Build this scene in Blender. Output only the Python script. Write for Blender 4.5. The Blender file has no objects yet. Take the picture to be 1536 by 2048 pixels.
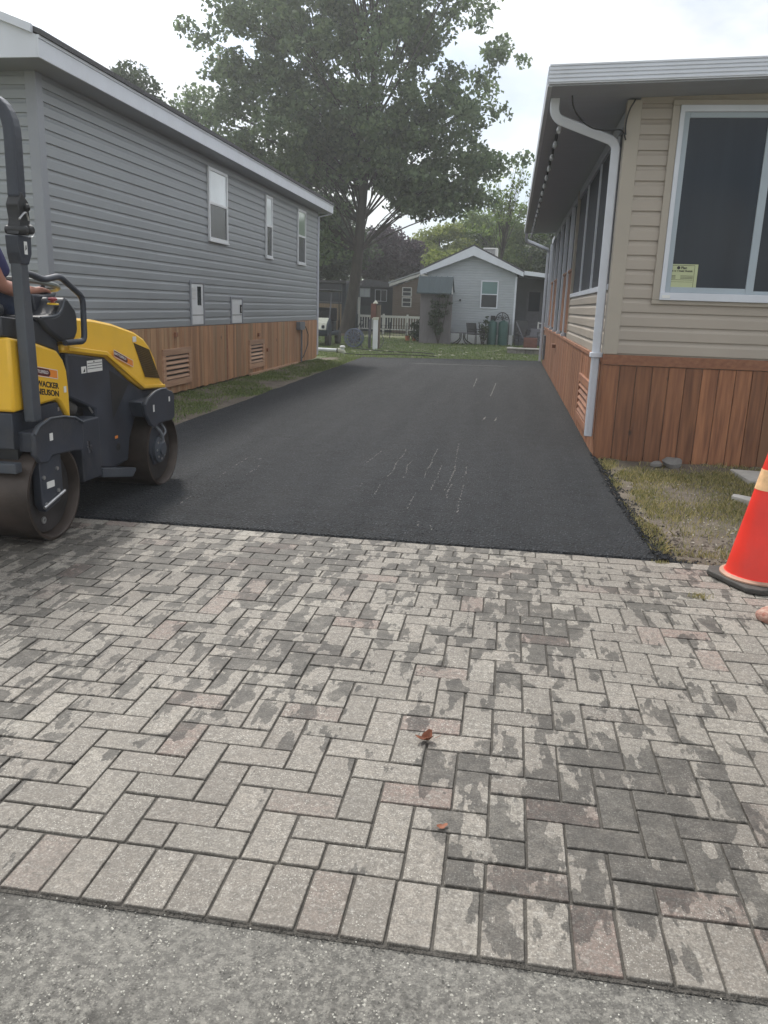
import bpy, math, random
import numpy as np
from mathutils import Vector, Matrix, noise as mn
random.seed(7); rng = np.random.default_rng(7)
R = math.radians
scn = bpy.context.scene
# ---------------------------------------------------------------- camera
H = 1.5
cam_d = bpy.data.cameras.new('camera'); cam = bpy.data.objects.new('camera', cam_d)
scn.collection.objects.link(cam); scn.camera = cam
r0 = Vector((.98765, .153, .032)); dn = Vector((.069, -.242, -.968)); fw = Vector((-.141, .958, -.250))
fw.normalize(); r0 = (r0 - fw * r0.dot(fw)).normalized(); up = r0.cross(fw)
cam.matrix_world = Matrix(((r0.x, up.x, -fw.x, 0), (r0.y, up.y, -fw.y, 0), (r0.z, up.z, -fw.z, H), (0, 0, 0, 1)))
cam_d.sensor_fit = 'VERTICAL'; cam_d.sensor_height = 36; cam_d.lens = 28.125
cam_d.clip_start = .05; cam_d.clip_end = 3000
# ---------------------------------------------------------------- sky and sun
SUN_EL, SUN_AZ = R(50), R(-32)
w = bpy.data.worlds.new('World'); scn.world = w; w.use_nodes = True
nt = w.node_tree; nt.nodes.clear()
def N(t, **k):
    n = nt.nodes.new(t)
    for a, b in k.items(): setattr(n, a, b)
    return n
out = N('ShaderNodeOutputWorld'); bg = N('ShaderNodeBackground'); bg.inputs[1].default_value = .1
sky = N('ShaderNodeTexSky', sky_type='NISHITA'); sky.sun_disc = False; sky.sun_elevation = SUN_EL; sky.sun_rotation = SUN_AZ
tc = N('ShaderNodeTexCoord'); mp = N('ShaderNodeMapping'); mp.inputs['Scale'].default_value = (1, 1, 2.2)
mp.inputs['Location'].default_value = (.35, .1, .2)
nz = N('ShaderNodeTexNoise'); nz.inputs['Scale'].default_value = 2.6; nz.inputs['Detail'].default_value = 7; nz.inputs['Roughness'].default_value = .55
rp = N('ShaderNodeValToRGB'); rp.color_ramp.elements[0].position = .36; rp.color_ramp.elements[0].color = (.45, .45, .45, 1)
rp.color_ramp.elements[1].position = .56; rp.color_ramp.elements[1].color = (1, 1, 1, 1)
nz2 = N('ShaderNodeTexNoise'); nz2.inputs['Scale'].default_value = 5.5; nz2.inputs['Detail'].default_value = 6
cl = N('ShaderNodeValToRGB'); cl.color_ramp.elements[0].position = .36; cl.color_ramp.elements[0].color = (5.3, 5.7, 6.3, 1)
cl.color_ramp.elements[1].position = .58; cl.color_ramp.elements[1].color = (8.3, 8.3, 8.1, 1)
mx = N('ShaderNodeMix', data_type='RGBA')
L = nt.links.new
L(tc.outputs['Generated'], mp.inputs['Vector']); L(mp.outputs[0], nz.inputs['Vector']); L(mp.outputs[0], nz2.inputs['Vector'])
L(nz.outputs['Fac'], rp.inputs[0]); L(nz2.outputs['Fac'], cl.inputs[0])
L(rp.outputs[0], mx.inputs[0]); L(sky.outputs[0], mx.inputs[6]); L(cl.outputs[0], mx.inputs[7])
# thin overcast glows around the hidden sun
td = N('ShaderNodeVectorMath', operation='DOT_PRODUCT'); L(tc.outputs['Generated'], td.inputs[0])
td.inputs[1].default_value = (math.sin(SUN_AZ) * math.cos(SUN_EL), math.cos(SUN_AZ) * math.cos(SUN_EL), math.sin(SUN_EL))
gl = N('ShaderNodeMapRange', interpolation_type='SMOOTHSTEP'); gl.inputs[1].default_value = .72; gl.inputs[2].default_value = 1; gl.inputs[3].default_value = 1; gl.inputs[4].default_value = 2.6
L(td.outputs['Value'], gl.inputs[0]); sc = N('ShaderNodeVectorMath', operation='SCALE'); L(mx.outputs[2], sc.inputs[0]); L(gl.outputs[0], sc.inputs['Scale'])
L(sc.outputs[0], bg.inputs[0]); L(bg.outputs[0], out.inputs[0])
sd = bpy.data.lights.new('sun', 'SUN'); sd.energy = 2.3; sd.angle = R(9); sd.color = (1, .95, .88)
sun = bpy.data.objects.new('sun', sd); scn.collection.objects.link(sun)
to_sun = Vector((math.sin(SUN_AZ) * math.cos(SUN_EL), math.cos(SUN_AZ) * math.cos(SUN_EL), math.sin(SUN_EL)))
sun.rotation_euler = to_sun.to_track_quat('Z', 'Y').to_euler(); sun.location = to_sun * 60
scn.view_settings.view_transform = 'Standard'; scn.view_settings.look = 'None'
scn.view_settings.exposure = .58; scn.view_settings.gamma = 1; scn.view_settings.use_curve_mapping = False
scn.render.engine = 'CYCLES'
scn.cycles.max_bounces = 8; scn.cycles.transparent_max_bounces = 8

# ---------------------------------------------------------------- materials
def mat(name, col, rough=.6, var=.12, scale=3, bump=0, bscale=80, metal=0, spec=.5, tone=.0, col2=None, stretch=(1, 1, 1), coat=0, dirt=0, detail=5, hue=None):
    m = bpy.data.materials.new(name); m.use_nodes = True
    t = m.node_tree; n = t.nodes; l = t.links.new; b = n['Principled BSDF']
    b.inputs['Roughness'].default_value = rough; b.inputs['Metallic'].default_value = metal
    b.inputs['Specular IOR Level'].default_value = spec; b.inputs['Coat Weight'].default_value = coat
    tcn = n.new('ShaderNodeTexCoord'); mpn = n.new('ShaderNodeMapping'); mpn.inputs['Scale'].default_value = stretch
    l(tcn.outputs['Object'], mpn.inputs[0])
    a = n.new('ShaderNodeTexNoise'); a.inputs['Scale'].default_value = scale; a.inputs['Detail'].default_value = detail
    l(mpn.outputs[0], a.inputs['Vector'])
    mr = n.new('ShaderNodeMapRange'); mr.inputs[1].default_value = .3; mr.inputs[2].default_value = .7; l(a.outputs['Fac'], mr.inputs[0])
    mix = n.new('ShaderNodeMix'); mix.data_type = 'RGBA'; l(mr.outputs[0], mix.inputs[0])
    c1 = [c * (1 - var) for c in col]; c2 = [min(1, c * (1 + var)) for c in col] if col2 is None else col2
    if col2: c1 = col
    mix.inputs[6].default_value = (*c1, 1); mix.inputs[7].default_value = (*c2, 1)
    o = mix.outputs[2]
    if hue:
        at = n.new('ShaderNodeAttribute'); at.attribute_name = 'tint'
        hm = n.new('ShaderNodeMix'); hm.data_type = 'RGBA'; l(at.outputs['Fac'], hm.inputs[0]); l(o, hm.inputs[6]); hm.inputs[7].default_value = (*hue, 1)
        o = hm.outputs[2]
    if tone:
        at = n.new('ShaderNodeAttribute'); at.attribute_name = 'tone'
        r2 = n.new('ShaderNodeMapRange'); r2.inputs[3].default_value = 1 - tone; r2.inputs[4].default_value = 1 + tone; l(at.outputs['Fac'], r2.inputs[0])
        vm = n.new('ShaderNodeVectorMath'); vm.operation = 'SCALE'; l(o, vm.inputs[0]); l(r2.outputs[0], vm.inputs['Scale']); o = vm.outputs[0]
    if dirt:
        dnz = n.new('ShaderNodeTexNoise'); dnz.inputs['Scale'].default_value = 1.7; dnz.inputs['Detail'].default_value = 9; dnz.inputs['Roughness'].default_value = .7
        l(tcn.outputs['Object'], dnz.inputs['Vector'])
        r3 = n.new('ShaderNodeMapRange'); r3.inputs[1].default_value = .5; r3.inputs[2].default_value = .75; r3.inputs[4].default_value = dirt; l(dnz.outputs['Fac'], r3.inputs[0])
        dm = n.new('ShaderNodeMix'); dm.data_type = 'RGBA'; l(r3.outputs[0], dm.inputs[0]); l(o, dm.inputs[6]); dm.inputs[7].default_value = (.16, .14, .11, 1); o = dm.outputs[2]
    l(o, b.inputs['Base Color'])
    rn = n.new('ShaderNodeMapRange'); rn.inputs[3].default_value = max(0, rough - .07); rn.inputs[4].default_value = min(1, rough + .07); l(a.outputs['Fac'], rn.inputs[0]); l(rn.outputs[0], b.inputs['Roughness'])
    if bump:
        bn = n.new('ShaderNodeTexNoise'); bn.inputs['Scale'].default_value = bscale; bn.inputs['Detail'].default_value = 3; l(mpn.outputs[0], bn.inputs['Vector'])
        bp = n.new('ShaderNodeBump'); bp.inputs['Strength'].default_value = bump; bp.inputs['Distance'].default_value = .01
        l(bn.outputs['Fac'], bp.inputs['Height']); l(bp.outputs[0], b.inputs['Normal'])
    return m
def glass(name, col, rough=.04, spec=.5):
    return mat(name, col, rough, .1, 1.5, spec=spec)
M = {}
M['grey_siding'] = mat('grey_siding', (.28, .300, .318), .45, .08, .8, .12, 250, dirt=.05)
M['grey_trim'] = mat('grey_trim', (.265, .28, .31), .45, .05, 2)
M['tan_siding'] = mat('tan_siding', (.375, .330, .280), .45, .08, .8, .12, 250, dirt=.07)
M['tan_trim'] = mat('tan_trim', (.38, .34, .285), .45, .05, 2)
M['white_trim'] = mat('white_trim', (.62, .65, .71), .4, .05, 3, dirt=.12)
M['white_plastic'] = mat('white_plastic', (.72, .74, .76), .35, .05, 3, dirt=.15)
M['soffit'] = mat('soffit', (.38, .40, .45), .6, .06, 2, stretch=(1, 6, 1))
M['shingle'] = mat('shingle', (.085, .085, .09), .9, .3, 30, .5, 90)
M['cedar'] = mat('cedar', (.155, .062, .031), .62, .25, 2.2, .3, 40, tone=.24, col2=(.34, .150, .072), stretch=(14, 14, .9), detail=8, hue=(.235, .115, .058))
M['cedar_pale'] = mat('cedar_pale', (.31, .150, .072), .7, .25, 2.2, .3, 40, tone=.24, col2=(.49, .275, .145), stretch=(14, 14, .9), detail=8, hue=(.38, .25, .14))
M['cedar_flat'] = mat('cedar_flat', (.20, .080, .042), .62, .25, 2.2, .25, 40, tone=.2, col2=(.32, .145, .076), stretch=(9, .9, 14), detail=8)
M['cedar_flat_pale'] = mat('cedar_flat_pale', (.38, .21, .13), .65, .25, 2.2, .25, 40, tone=.2, col2=(.52, .33, .21), stretch=(9, .9, 14), detail=8)
M['asphalt'] = None
M['dark_glass'] = mat('dark_glass', (.010, .016, .024), .06, .5, 1.2, spec=.30, stretch=(6, 1, .25), col2=(.015, .024, .035))
M['screen_glass'] = mat('screen_glass', (.022, .027, .034), .22, .2, 2)
M['porch_mesh'] = mat('porch_mesh', (.055, .060, .068), .75, .15, 2, spec=.2)
M['pale_glass'] = glass('pale_glass', (.78, .84, .87), .05, .7)  # pale blue-grey base colour with a glossy surface
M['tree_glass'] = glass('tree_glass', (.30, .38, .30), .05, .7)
M['green_glass'] = glass('green_glass', (.10, .19, .19), .12)
M['black'] = mat('black', (.018, .019, .021), .5, .3, 5, dirt=.12)
M['charcoal'] = mat('charcoal', (.032, .038, .052), .5, .3, 3, .1, 60, dirt=.26)
M['charcoal_light'] = mat('charcoal_light', (.062, .072, .088), .42, .2, 3, .1, 60, dirt=.2)
M['seat_black'] = mat('seat_black', (.03, .034, .042), .45, .2, 6, .2, 200, dirt=.15)
M['yellow'] = mat('yellow', (.80, .47, .030), .38, .05, 2, coat=.2, dirt=.16)
M['steel'] = mat('steel', (.058, .045, .038), .45, .4, 5, .15, 50, metal=.4)
M['steel_side'] = mat('steel_side', (.040, .036, .036), .55, .4, 4, .15, 50, metal=.2)
M['bright_metal'] = mat('bright_metal', (.5, .5, .5), .35, .2, 20, metal=.8)
M['maroon'] = mat('maroon', (.09, .018, .016), .4, .05); M['orange'] = mat('orange', (.75, .24, .03), .4, .05)
M['white'] = mat('white', (.72, .72, .70), .45, .05); M['ink'] = mat('ink', (.012, .012, .014), .5, .05)
M['red'] = mat('red', (.24, .03, .04), .35, .05); M['sticker_yellow'] = mat('sticker_yellow', (.7, .45, .02), .4, .05)
M['cone'] = mat('cone', (.78, .036, .020), .42, .08, 5, .05, 40, dirt=.16)
M['cone_collar'] = mat('cone_collar', (.40, .24, .17), .7, .2, 12)
M['cone_band'] = mat('cone_band', (.80, .50, .26), .45, .15, 30)
M['rubber'] = mat('rubber', (.05, .047, .043), .75, .3, 12, .3, 60, dirt=.3)
M['leaf_dry'] = mat('leaf_dry', (.19, .065, .03), .7, .3, 60)
M['leaf_pale'] = mat('leaf_pale', (.50, .50, .36), .6, .2, 30)
M['stone_pink'] = mat('stone_pink', (.27, .10, .07), .9, .3, 34, .9, 60, col2=(.44, .31, .25))
M['concrete'] = mat('concrete', (.42, .40, .37), .85, .15, 8, .4, 80)
M['stone_wall'] = mat('stone_wall', (.20, .19, .18), .9, .3, 6, .6, 40, tone=.25)
M['bark'] = mat('bark', (.05, .043, .036), .9, .35, 3, .9, 14, stretch=(3, 3, .6))
M['brown_siding'] = mat('brown_siding', (.19, .145, .115), .6, .08, 3)
M['navy'] = mat('navy', (.030, .040, .055), .6, .1, 3)
M['navy_light'] = mat('navy_light', (.055, .07, .085), .6, .1, 3)
M['shed_wall'] = mat('shed_wall', (.15, .14, .145), .8, .12, 4, stretch=(6, 1, .6))
M['green_metal'] = mat('green_metal', (.055, .078, .088), .45, .12, 2, stretch=(5, 1, .5))
M['tank_green'] = mat('tank_green', (.028, .085, .075), .5, .12, 3)
M['porch_dark'] = mat('porch_dark', (.085, .09, .105), .6, .1, 3)
M['post_wood'] = mat('post_wood', (.15, .115, .085), .8, .2, 5, stretch=(6, 6, 1))
M['post_red'] = mat('post_red', (.15, .065, .05), .8, .2, 5)
M['blue_grey'] = mat('blue_grey', (.12, .14, .20), .5, .15, 10)
M['skin'] = mat('skin', (.46, .22, .16), .5, .1, 12); M['shirt'] = mat('shirt', (.045, .045, .13), .85, .2, 9, .4, 50)
M['jeans'] = mat('jeans', (.04, .055, .10), .85, .2, 9, .4, 60); M['hair'] = mat('hair', (.05, .035, .02), .8, .2, 40)
M['vest'] = mat('vest', (.85, .12, .03), .7, .1, 9)
M['paper'] = mat('paper', (.46, .50, .30), .6, .05)
M['bulb'] = mat('bulb', (.42, .43, .44), .08, .3, 25, spec=.8)
M['tan_wood'] = mat('tan_wood', (.24, .18, .12), .8, .2, 4, stretch=(6, 6, .6))
M['terracotta'] = mat('terracotta', (.40, .15, .07), .8, .15, 8)
M['chair_grey'] = mat('chair_grey', (.10, .10, .115), .6, .2, 8)
M['cream'] = mat('cream', (.55, .55, .46), .6, .15, 8)
M['meter'] = mat('meter', (.16, .17, .19), .5, .1, 8)
def leafmat(name, c1, c2, trans=.35):
    m = bpy.data.materials.new(name); m.use_nodes = True; t = m.node_tree; n = t.nodes; l = t.links.new
    b = n['Principled BSDF']; b.inputs['Roughness'].default_value = .55; b.inputs['Specular IOR Level'].default_value = .3
    at = n.new('ShaderNodeAttribute'); at.attribute_name = 'tone'
    mix = n.new('ShaderNodeMix'); mix.data_type = 'RGBA'; l(at.outputs['Fac'], mix.inputs[0]); mix.inputs[6].default_value = (*c1, 1); mix.inputs[7].default_value = (*c2, 1)
    l(mix.outputs[2], b.inputs['Base Color'])
    tr = n.new('ShaderNodeBsdfTranslucent'); l(mix.outputs[2], tr.inputs[0])
    ms = n.new('ShaderNodeMixShader'); ms.inputs[0].default_value = trans
    l(b.outputs[0], ms.inputs[1]); l(tr.outputs[0], ms.inputs[2]); l(ms.outputs[0], n['Material Output'].inputs[0])
    return m
M['maple'] = leafmat('maple', (.070, .115, .060), (.22, .29, .14), .5)
M['fol_dark'] = leafmat('fol_dark', (.035, .058, .035), (.085, .115, .055))
M['fol_green'] = leafmat('fol_green', (.085, .145, .045), (.23, .30, .09), .5)
M['fol_light'] = leafmat('fol_light', (.13, .18, .045), (.32, .36, .09), .45)
M['fol_purple'] = leafmat('fol_purple', (.045, .032, .045), (.10, .075, .09))
M['grass'] = leafmat('grass', (.085, .14, .045), (.26, .32, .11), .3)
M['grass_dry'] = leafmat('grass_dry', (.14, .16, .05), (.50, .42, .20), .25)
def add_knots(m, sc=3.4, amt=.55):
    t = m.node_tree; n = t.nodes; l = t.links.new; b = n['Principled BSDF']; src = b.inputs['Base Color'].links[0].from_socket
    co = n.new('ShaderNodeTexCoord'); mp_ = n.new('ShaderNodeMapping'); mp_.inputs['Scale'].default_value = (1, 1, .62); l(co.outputs['Object'], mp_.inputs[0])
    vo = n.new('ShaderNodeTexVoronoi'); vo.inputs['Scale'].default_value = sc; l(mp_.outputs[0], vo.inputs['Vector'])
    sp = n.new('ShaderNodeSeparateColor'); l(vo.outputs['Color'], sp.inputs[0])
    g1 = n.new('ShaderNodeMath'); g1.operation = 'GREATER_THAN'; l(sp.outputs[0], g1.inputs[0]); g1.inputs[1].default_value = 1 - amt
    mr = n.new('ShaderNodeMapRange'); mr.inputs[1].default_value = .035; mr.inputs[2].default_value = .085; mr.inputs[3].default_value = 1; mr.inputs[4].default_value = 0; l(vo.outputs['Distance'], mr.inputs[0])
    mu = n.new('ShaderNodeMath'); mu.operation = 'MULTIPLY'; l(g1.outputs[0], mu.inputs[0]); l(mr.outputs[0], mu.inputs[1])
    mx_ = n.new('ShaderNodeMix'); mx_.data_type = 'RGBA'; l(mu.outputs[0], mx_.inputs[0]); l(src, mx_.inputs[6]); mx_.inputs[7].default_value = (.05, .02, .012, 1); l(mx_.outputs[2], b.inputs['Base Color'])
add_knots(M['cedar']); add_knots(M['cedar_pale'], 3.0, .35)
# ground-type materials with more structure
def base_tree(name):
    m = bpy.data.materials.new(name); m.use_nodes = True; t = m.node_tree
    return m, t.nodes, t.links.new, t.nodes['Principled BSDF']
def nnoise(n, l, co, sc, det=5, ro=.5, st=None):
    if st:
        mp_ = n.new('ShaderNodeMapping'); mp_.inputs['Scale'].default_value = st; l(co, mp_.inputs[0]); co = mp_.outputs[0]
    a = n.new('ShaderNodeTexNoise'); a.inputs['Scale'].default_value = sc; a.inputs['Detail'].default_value = det; a.inputs['Roughness'].default_value = ro
    l(co, a.inputs['Vector']); return a.outputs['Fac']
def mrange(n, l, v, a, b, c=0, d=1):
    r = n.new('ShaderNodeMapRange'); r.inputs[1].default_value = a; r.inputs[2].default_value = b; r.inputs[3].default_value = c; r.inputs[4].default_value = d; l(v, r.inputs[0]); return r.outputs[0]
def cmix(n, l, f, a, b, mode='MIX'):
    m = n.new('ShaderNodeMix'); m.data_type = 'RGBA'; m.blend_type = mode
    for i, v in ((0, f), (6, a), (7, b)):
        if isinstance(v, tuple): m.inputs[i].default_value = (*v, 1)
        elif isinstance(v, (int, float)): m.inputs[i].default_value = v
        else: l(v, m.inputs[i])
    return m.outputs[2]
def math_(n, l, op, a, b=0):
    m = n.new('ShaderNodeMath'); m.operation = op
    for i, v in ((0, a), (1, b)):
        if isinstance(v, (int, float)): m.inputs[i].default_value = v
        else: l(v, m.inputs[i])
    return m.outputs[0]
def paver_mat():
    m, n, l, b = base_tree('paver'); co = n.new('ShaderNodeTexCoord').outputs['Object']
    tone = n.new('ShaderNodeAttribute'); tone.attribute_name = 'tone'; tint = n.new('ShaderNodeAttribute'); tint.attribute_name = 'tint'
    c = cmix(n, l, tone.outputs['Fac'], (.178, .160, .134), (.41, .378, .322))
    c = cmix(n, l, tint.outputs['Fac'], c, (.27, .165, .135))
    c = cmix(n, l, mrange(n, l, nnoise(n, l, co, 9, 6, .6), .35, .7), c, cmix(n, l, .5, c, (.20, .185, .165)))
    c = cmix(n, l, mrange(n, l, nnoise(n, l, co, 34, 6, .75), .44, .64, 0, .8), c, (.115, .104, .090))
    c = cmix(n, l, mrange(n, l, nnoise(n, l, co, 48, 5, .7), .52, .68, 0, .55), c, (.56, .54, .49))
    c = cmix(n, l, mrange(n, l, nnoise(n, l, co, .9, 5, .65, (1.3, .8, 1)), .38, .64, .45, 0), c, (.115, .103, .088))
    # exposed aggregate specks
    vo = n.new('ShaderNodeTexVoronoi'); vo.inputs['Scale'].default_value = 190; l(co, vo.inputs['Vector'])
    sp = math_(n, l, 'LESS_THAN', vo.outputs['Distance'], .34)
    sep = n.new('ShaderNodeSeparateColor'); l(vo.outputs['Color'], sep.inputs[0])
    sp = math_(n, l, 'MULTIPLY', sp, math_(n, l, 'GREATER_THAN', sep.outputs[0], .70))
    sp = math_(n, l, 'MULTIPLY', sp, mrange(n, l, nnoise(n, l, co, 5, 3), .4, .6, .2, .8))
    c = cmix(n, l, sp, c, (.56, .54, .48))
    fine = nnoise(n, l, co, 150, 4, .75)
    c = cmix(n, l, mrange(n, l, fine, .34, .56, .75, 0), c, (.085, .078, .068))
    c = cmix(n, l, mrange(n, l, fine, .56, .72, 0, .55), c, (.50, .48, .43))
    # wet stains: irregular splashes, heavier in places, partly broken at the brick edges
    sepx = n.new('ShaderNodeSeparateXYZ'); l(co, sepx.inputs[0])
    off = n.new('ShaderNodeCombineXYZ'); l(math_(n, l, 'MULTIPLY', tone.outputs['Fac'], 5.0), off.inputs[2])
    va = n.new('ShaderNodeVectorMath'); va.operation = 'ADD'; l(co, va.inputs[0]); l(off.outputs[0], va.inputs[1])
    big = nnoise(n, l, co, 1.1, 3, .5, (1.2, .7, 1)); w1 = nnoise(n, l, va.outputs[0], 7.5, 3.5, .55, (1.3, .7, .05)); w2 = nnoise(n, l, co, 6.5, 5, .6, (1.9, .42, 1))
    # regional weights: near right patch, band before the asphalt
    def gauss(cx, cy, sx, sy, amp):
        dx = math_(n, l, 'DIVIDE', math_(n, l, 'SUBTRACT', sepx.outputs[0], cx), sx); dy = math_(n, l, 'DIVIDE', math_(n, l, 'SUBTRACT', sepx.outputs[1], cy), sy)
        q = math_(n, l, 'ADD', math_(n, l, 'MULTIPLY', dx, dx), math_(n, l, 'MULTIPLY', dy, dy))
        return math_(n, l, 'MULTIPLY', math_(n, l, 'POWER', 2.718, math_(n, l, 'MULTIPLY', q, -1)), amp)
    reg = gauss(.50, 2.20, .42, .50, .17)
    for g_ in ((-2.3, 4.2, 1.0, .6, .10), (.15, 3.7, .40, .9, .065), (-.6, 4.5, 1.6, .45, .06), (1.75, 2.9, .6, 1.5, -.15), (-1.1, 3.0, .8, .6, .035), (-.9, 2.1, .7, .5, -.05), (0, 1.6, 3, .22, -.060), (-1.9, 3.2, .8, .6, .02)):
        reg = math_(n, l, 'ADD', reg, gauss(*g_))
    v = math_(n, l, 'ADD', math_(n, l, 'MULTIPLY', w1, .55), math_(n, l, 'MULTIPLY', w2, .45))
    v = math_(n, l, 'ADD', v, math_(n, l, 'MULTIPLY', math_(n, l, 'SUBTRACT', big, .5), .35)); v = math_(n, l, 'ADD', v, reg)
    wet = mrange(n, l, v, .546, .557)
    # round drips
    vd = n.new('ShaderNodeTexVoronoi'); vd.inputs['Scale'].default_value = 3.1; vd.inputs['Randomness'].default_value = 1
    wv = n.new('ShaderNodeVectorMath'); wv.operation = 'ADD'; l(co, wv.inputs[0])
    nn = n.new('ShaderNodeTexNoise'); nn.inputs['Scale'].default_value = 30; l(co, nn.inputs['Vector'])
    sc_ = n.new('ShaderNodeVectorMath'); sc_.operation = 'SCALE'; l(nn.outputs['Color'], sc_.inputs[0]); sc_.inputs['Scale'].default_value = .03; l(sc_.outputs[0], wv.inputs[1]); l(wv.outputs[0], vd.inputs['Vector'])
    sepd = n.new('ShaderNodeSeparateColor'); l(vd.outputs['Color'], sepd.inputs[0])
    dr = math_(n, l, 'MULTIPLY', mrange(n, l, vd.outputs['Distance'], .075, .09, 1, 0), math_(n, l, 'GREATER_THAN', sepd.outputs[1], .30))
    wet = math_(n, l, 'MAXIMUM', wet, math_(n, l, 'MULTIPLY', dr, .8))
    wet = math_(n, l, 'MULTIPLY', wet, mrange(n, l, nnoise(n, l, co, 14, 4), .25, .6, .6, 1))
    vm = n.new('ShaderNodeVectorMath'); vm.operation = 'SCALE'; l(c, vm.inputs[0]); vm.inputs['Scale'].default_value = .33
    dark_areas = math_(n, l, 'ADD', gauss(.75, 2.1, .6, .75, .34), gauss(-2.6, 4.0, 1.2, .8, .30))  # broad soft darkening over a few areas of the paving
    dark_areas = math_(n, l, 'ADD', dark_areas, gauss(-1.1, 1.5, 1.6, .6, .24))
    dark_areas = math_(n, l, 'MULTIPLY', dark_areas, mrange(n, l, big, .3, .6, .5, 1.1))
    c = cmix(n, l, dark_areas, c, (.085, .074, .062))
    c = cmix(n, l, wet, c, vm.outputs[0])
    l(c, b.inputs['Base Color'])
    l(mrange(n, l, wet, 0, 1, .68, .66), b.inputs['Roughness']); b.inputs['Specular IOR Level'].default_value = .42
    bp = n.new('ShaderNodeBump'); bp.inputs['Strength'].default_value = .5; bp.inputs['Distance'].default_value = .003
    l(math_(n, l, 'ADD', nnoise(n, l, co, 170, 4, .6), math_(n, l, 'MULTIPLY', nnoise(n, l, co, 25, 4), 1.5)), bp.inputs['Height']); l(bp.outputs[0], b.inputs['Normal'])
    return m
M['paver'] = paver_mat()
def asphalt_mat(name, dark, light, speck, sscale, rough, patch, specamt, bumpd):
    m, n, l, b = base_tree(name); co = n.new('ShaderNodeTexCoord').outputs['Object']
    c = cmix(n, l, mrange(n, l, nnoise(n, l, co, .9, 5, .6), .3, .7), dark, light)
    c = cmix(n, l, mrange(n, l, nnoise(n, l, co, 55, 4, .7), .35, .65, 0, patch), c, tuple(x * .45 for x in dark))
    c = cmix(n, l, mrange(n, l, nnoise(n, l, co, 5, 6, .75), .40, .62, 0, .6), c, tuple(x * 1.9 for x in light))
    vo = n.new('ShaderNodeTexVoronoi'); vo.inputs['Scale'].default_value = sscale; l(co, vo.inputs['Vector'])
    sep = n.new('ShaderNodeSeparateColor'); l(vo.outputs['Color'], sep.inputs[0])
    sp = math_(n, l, 'MULTIPLY', math_(n, l, 'LESS_THAN', vo.outputs['Distance'], .33), math_(n, l, 'GREATER_THAN', sep.outputs[0], 1 - specamt))
    c = cmix(n, l, mrange(n, l, nnoise(n, l, co, 48, 4, .8), .47, .60), c, tuple(x * 2.2 for x in light))
    c = cmix(n, l, sp, c, speck); l(c, b.inputs['Base Color'])
    lane = nnoise(n, l, co, 1.0, 4, .55, (3.2, .22, 1))
    l(mrange(n, l, lane, .35, .65, rough - .035, rough + .035), b.inputs['Roughness']); b.inputs['Specular IOR Level'].default_value = .36
    bp = n.new('ShaderNodeBump'); bp.inputs['Strength'].default_value = 1.0; bp.inputs['Distance'].default_value = bumpd
    h = math_(n, l, 'ADD', vo.outputs['Distance'], nnoise(n, l, co, 40, 5, .7)); l(h, bp.inputs['Height']); l(bp.outputs[0], b.inputs['Normal'])
    return m
M['asphalt'] = asphalt_mat('asphalt', (.0052, .0062, .0078), (.0095, .0112, .0137), (.070, .076, .084), 62, .84, .8, .17, .016)
def road_mat():
    m, n, l, b = base_tree('road'); co = n.new('ShaderNodeTexCoord').outputs['Object']
    c = cmix(n, l, mrange(n, l, nnoise(n, l, co, 2.2, 6, .65), .35, .65), (.115, .110, .098), (.225, .215, .193))
    c = cmix(n, l, mrange(n, l, nnoise(n, l, co, 16, 6, .75), .42, .62, .55, 0), c, (.095, .09, .082))
    for sc, th, amt, colr in ((150, .38, .50, (.30, .285, .25)), (85, .30, .80, (.52, .50, .44)), (110, .36, .68, (.055, .052, .046))):
        wv = n.new('ShaderNodeVectorMath'); wv.operation = 'ADD'; l(co, wv.inputs[0])
        nn = n.new('ShaderNodeTexNoise'); nn.inputs['Scale'].default_value = sc * 1.3; l(co, nn.inputs['Vector'])
        s_ = n.new('ShaderNodeVectorMath'); s_.operation = 'SCALE'; l(nn.outputs['Color'], s_.inputs[0]); s_.inputs['Scale'].default_value = .9 / sc; l(s_.outputs[0], wv.inputs[1])
        vo = n.new('ShaderNodeTexVoronoi'); vo.inputs['Scale'].default_value = sc; l(wv.outputs[0], vo.inputs['Vector'])
        sep = n.new('ShaderNodeSeparateColor'); l(vo.outputs['Color'], sep.inputs[0])
        sp = math_(n, l, 'MULTIPLY', math_(n, l, 'LESS_THAN', vo.outputs['Distance'], th), math_(n, l, 'GREATER_THAN', sep.outputs[0], amt))
        sp = math_(n, l, 'MULTIPLY', sp, mrange(n, l, nnoise(n, l, co, 7, 5, .6), .35, .65, .25, 1)); c = cmix(n, l, sp, c, colr)
    c = cmix(n, l, mrange(n, l, nnoise(n, l, co, 45, 5, .8), .46, .6, 0, .55), c, (.36, .345, .305))
    st = mrange(n, l, nnoise(n, l, co, 3.5, 5, .6, (1.6, .8, 1)), .56, .63, 0, .65); c = cmix(n, l, st, c, (.075, .07, .063))
    l(c, b.inputs['Base Color']); b.inputs['Roughness'].default_value = .85
    bp = n.new('ShaderNodeBump'); bp.inputs['Strength'].default_value = 1; bp.inputs['Distance'].default_value = .010
    l(math_(n, l, 'ADD', nnoise(n, l, co, 110, 5, .7), math_(n, l, 'MULTIPLY', nnoise(n, l, co, 12, 5), 2)), bp.inputs['Height']); l(bp.outputs[0], b.inputs['Normal'])
    return m
M['road'] = road_mat()
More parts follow.
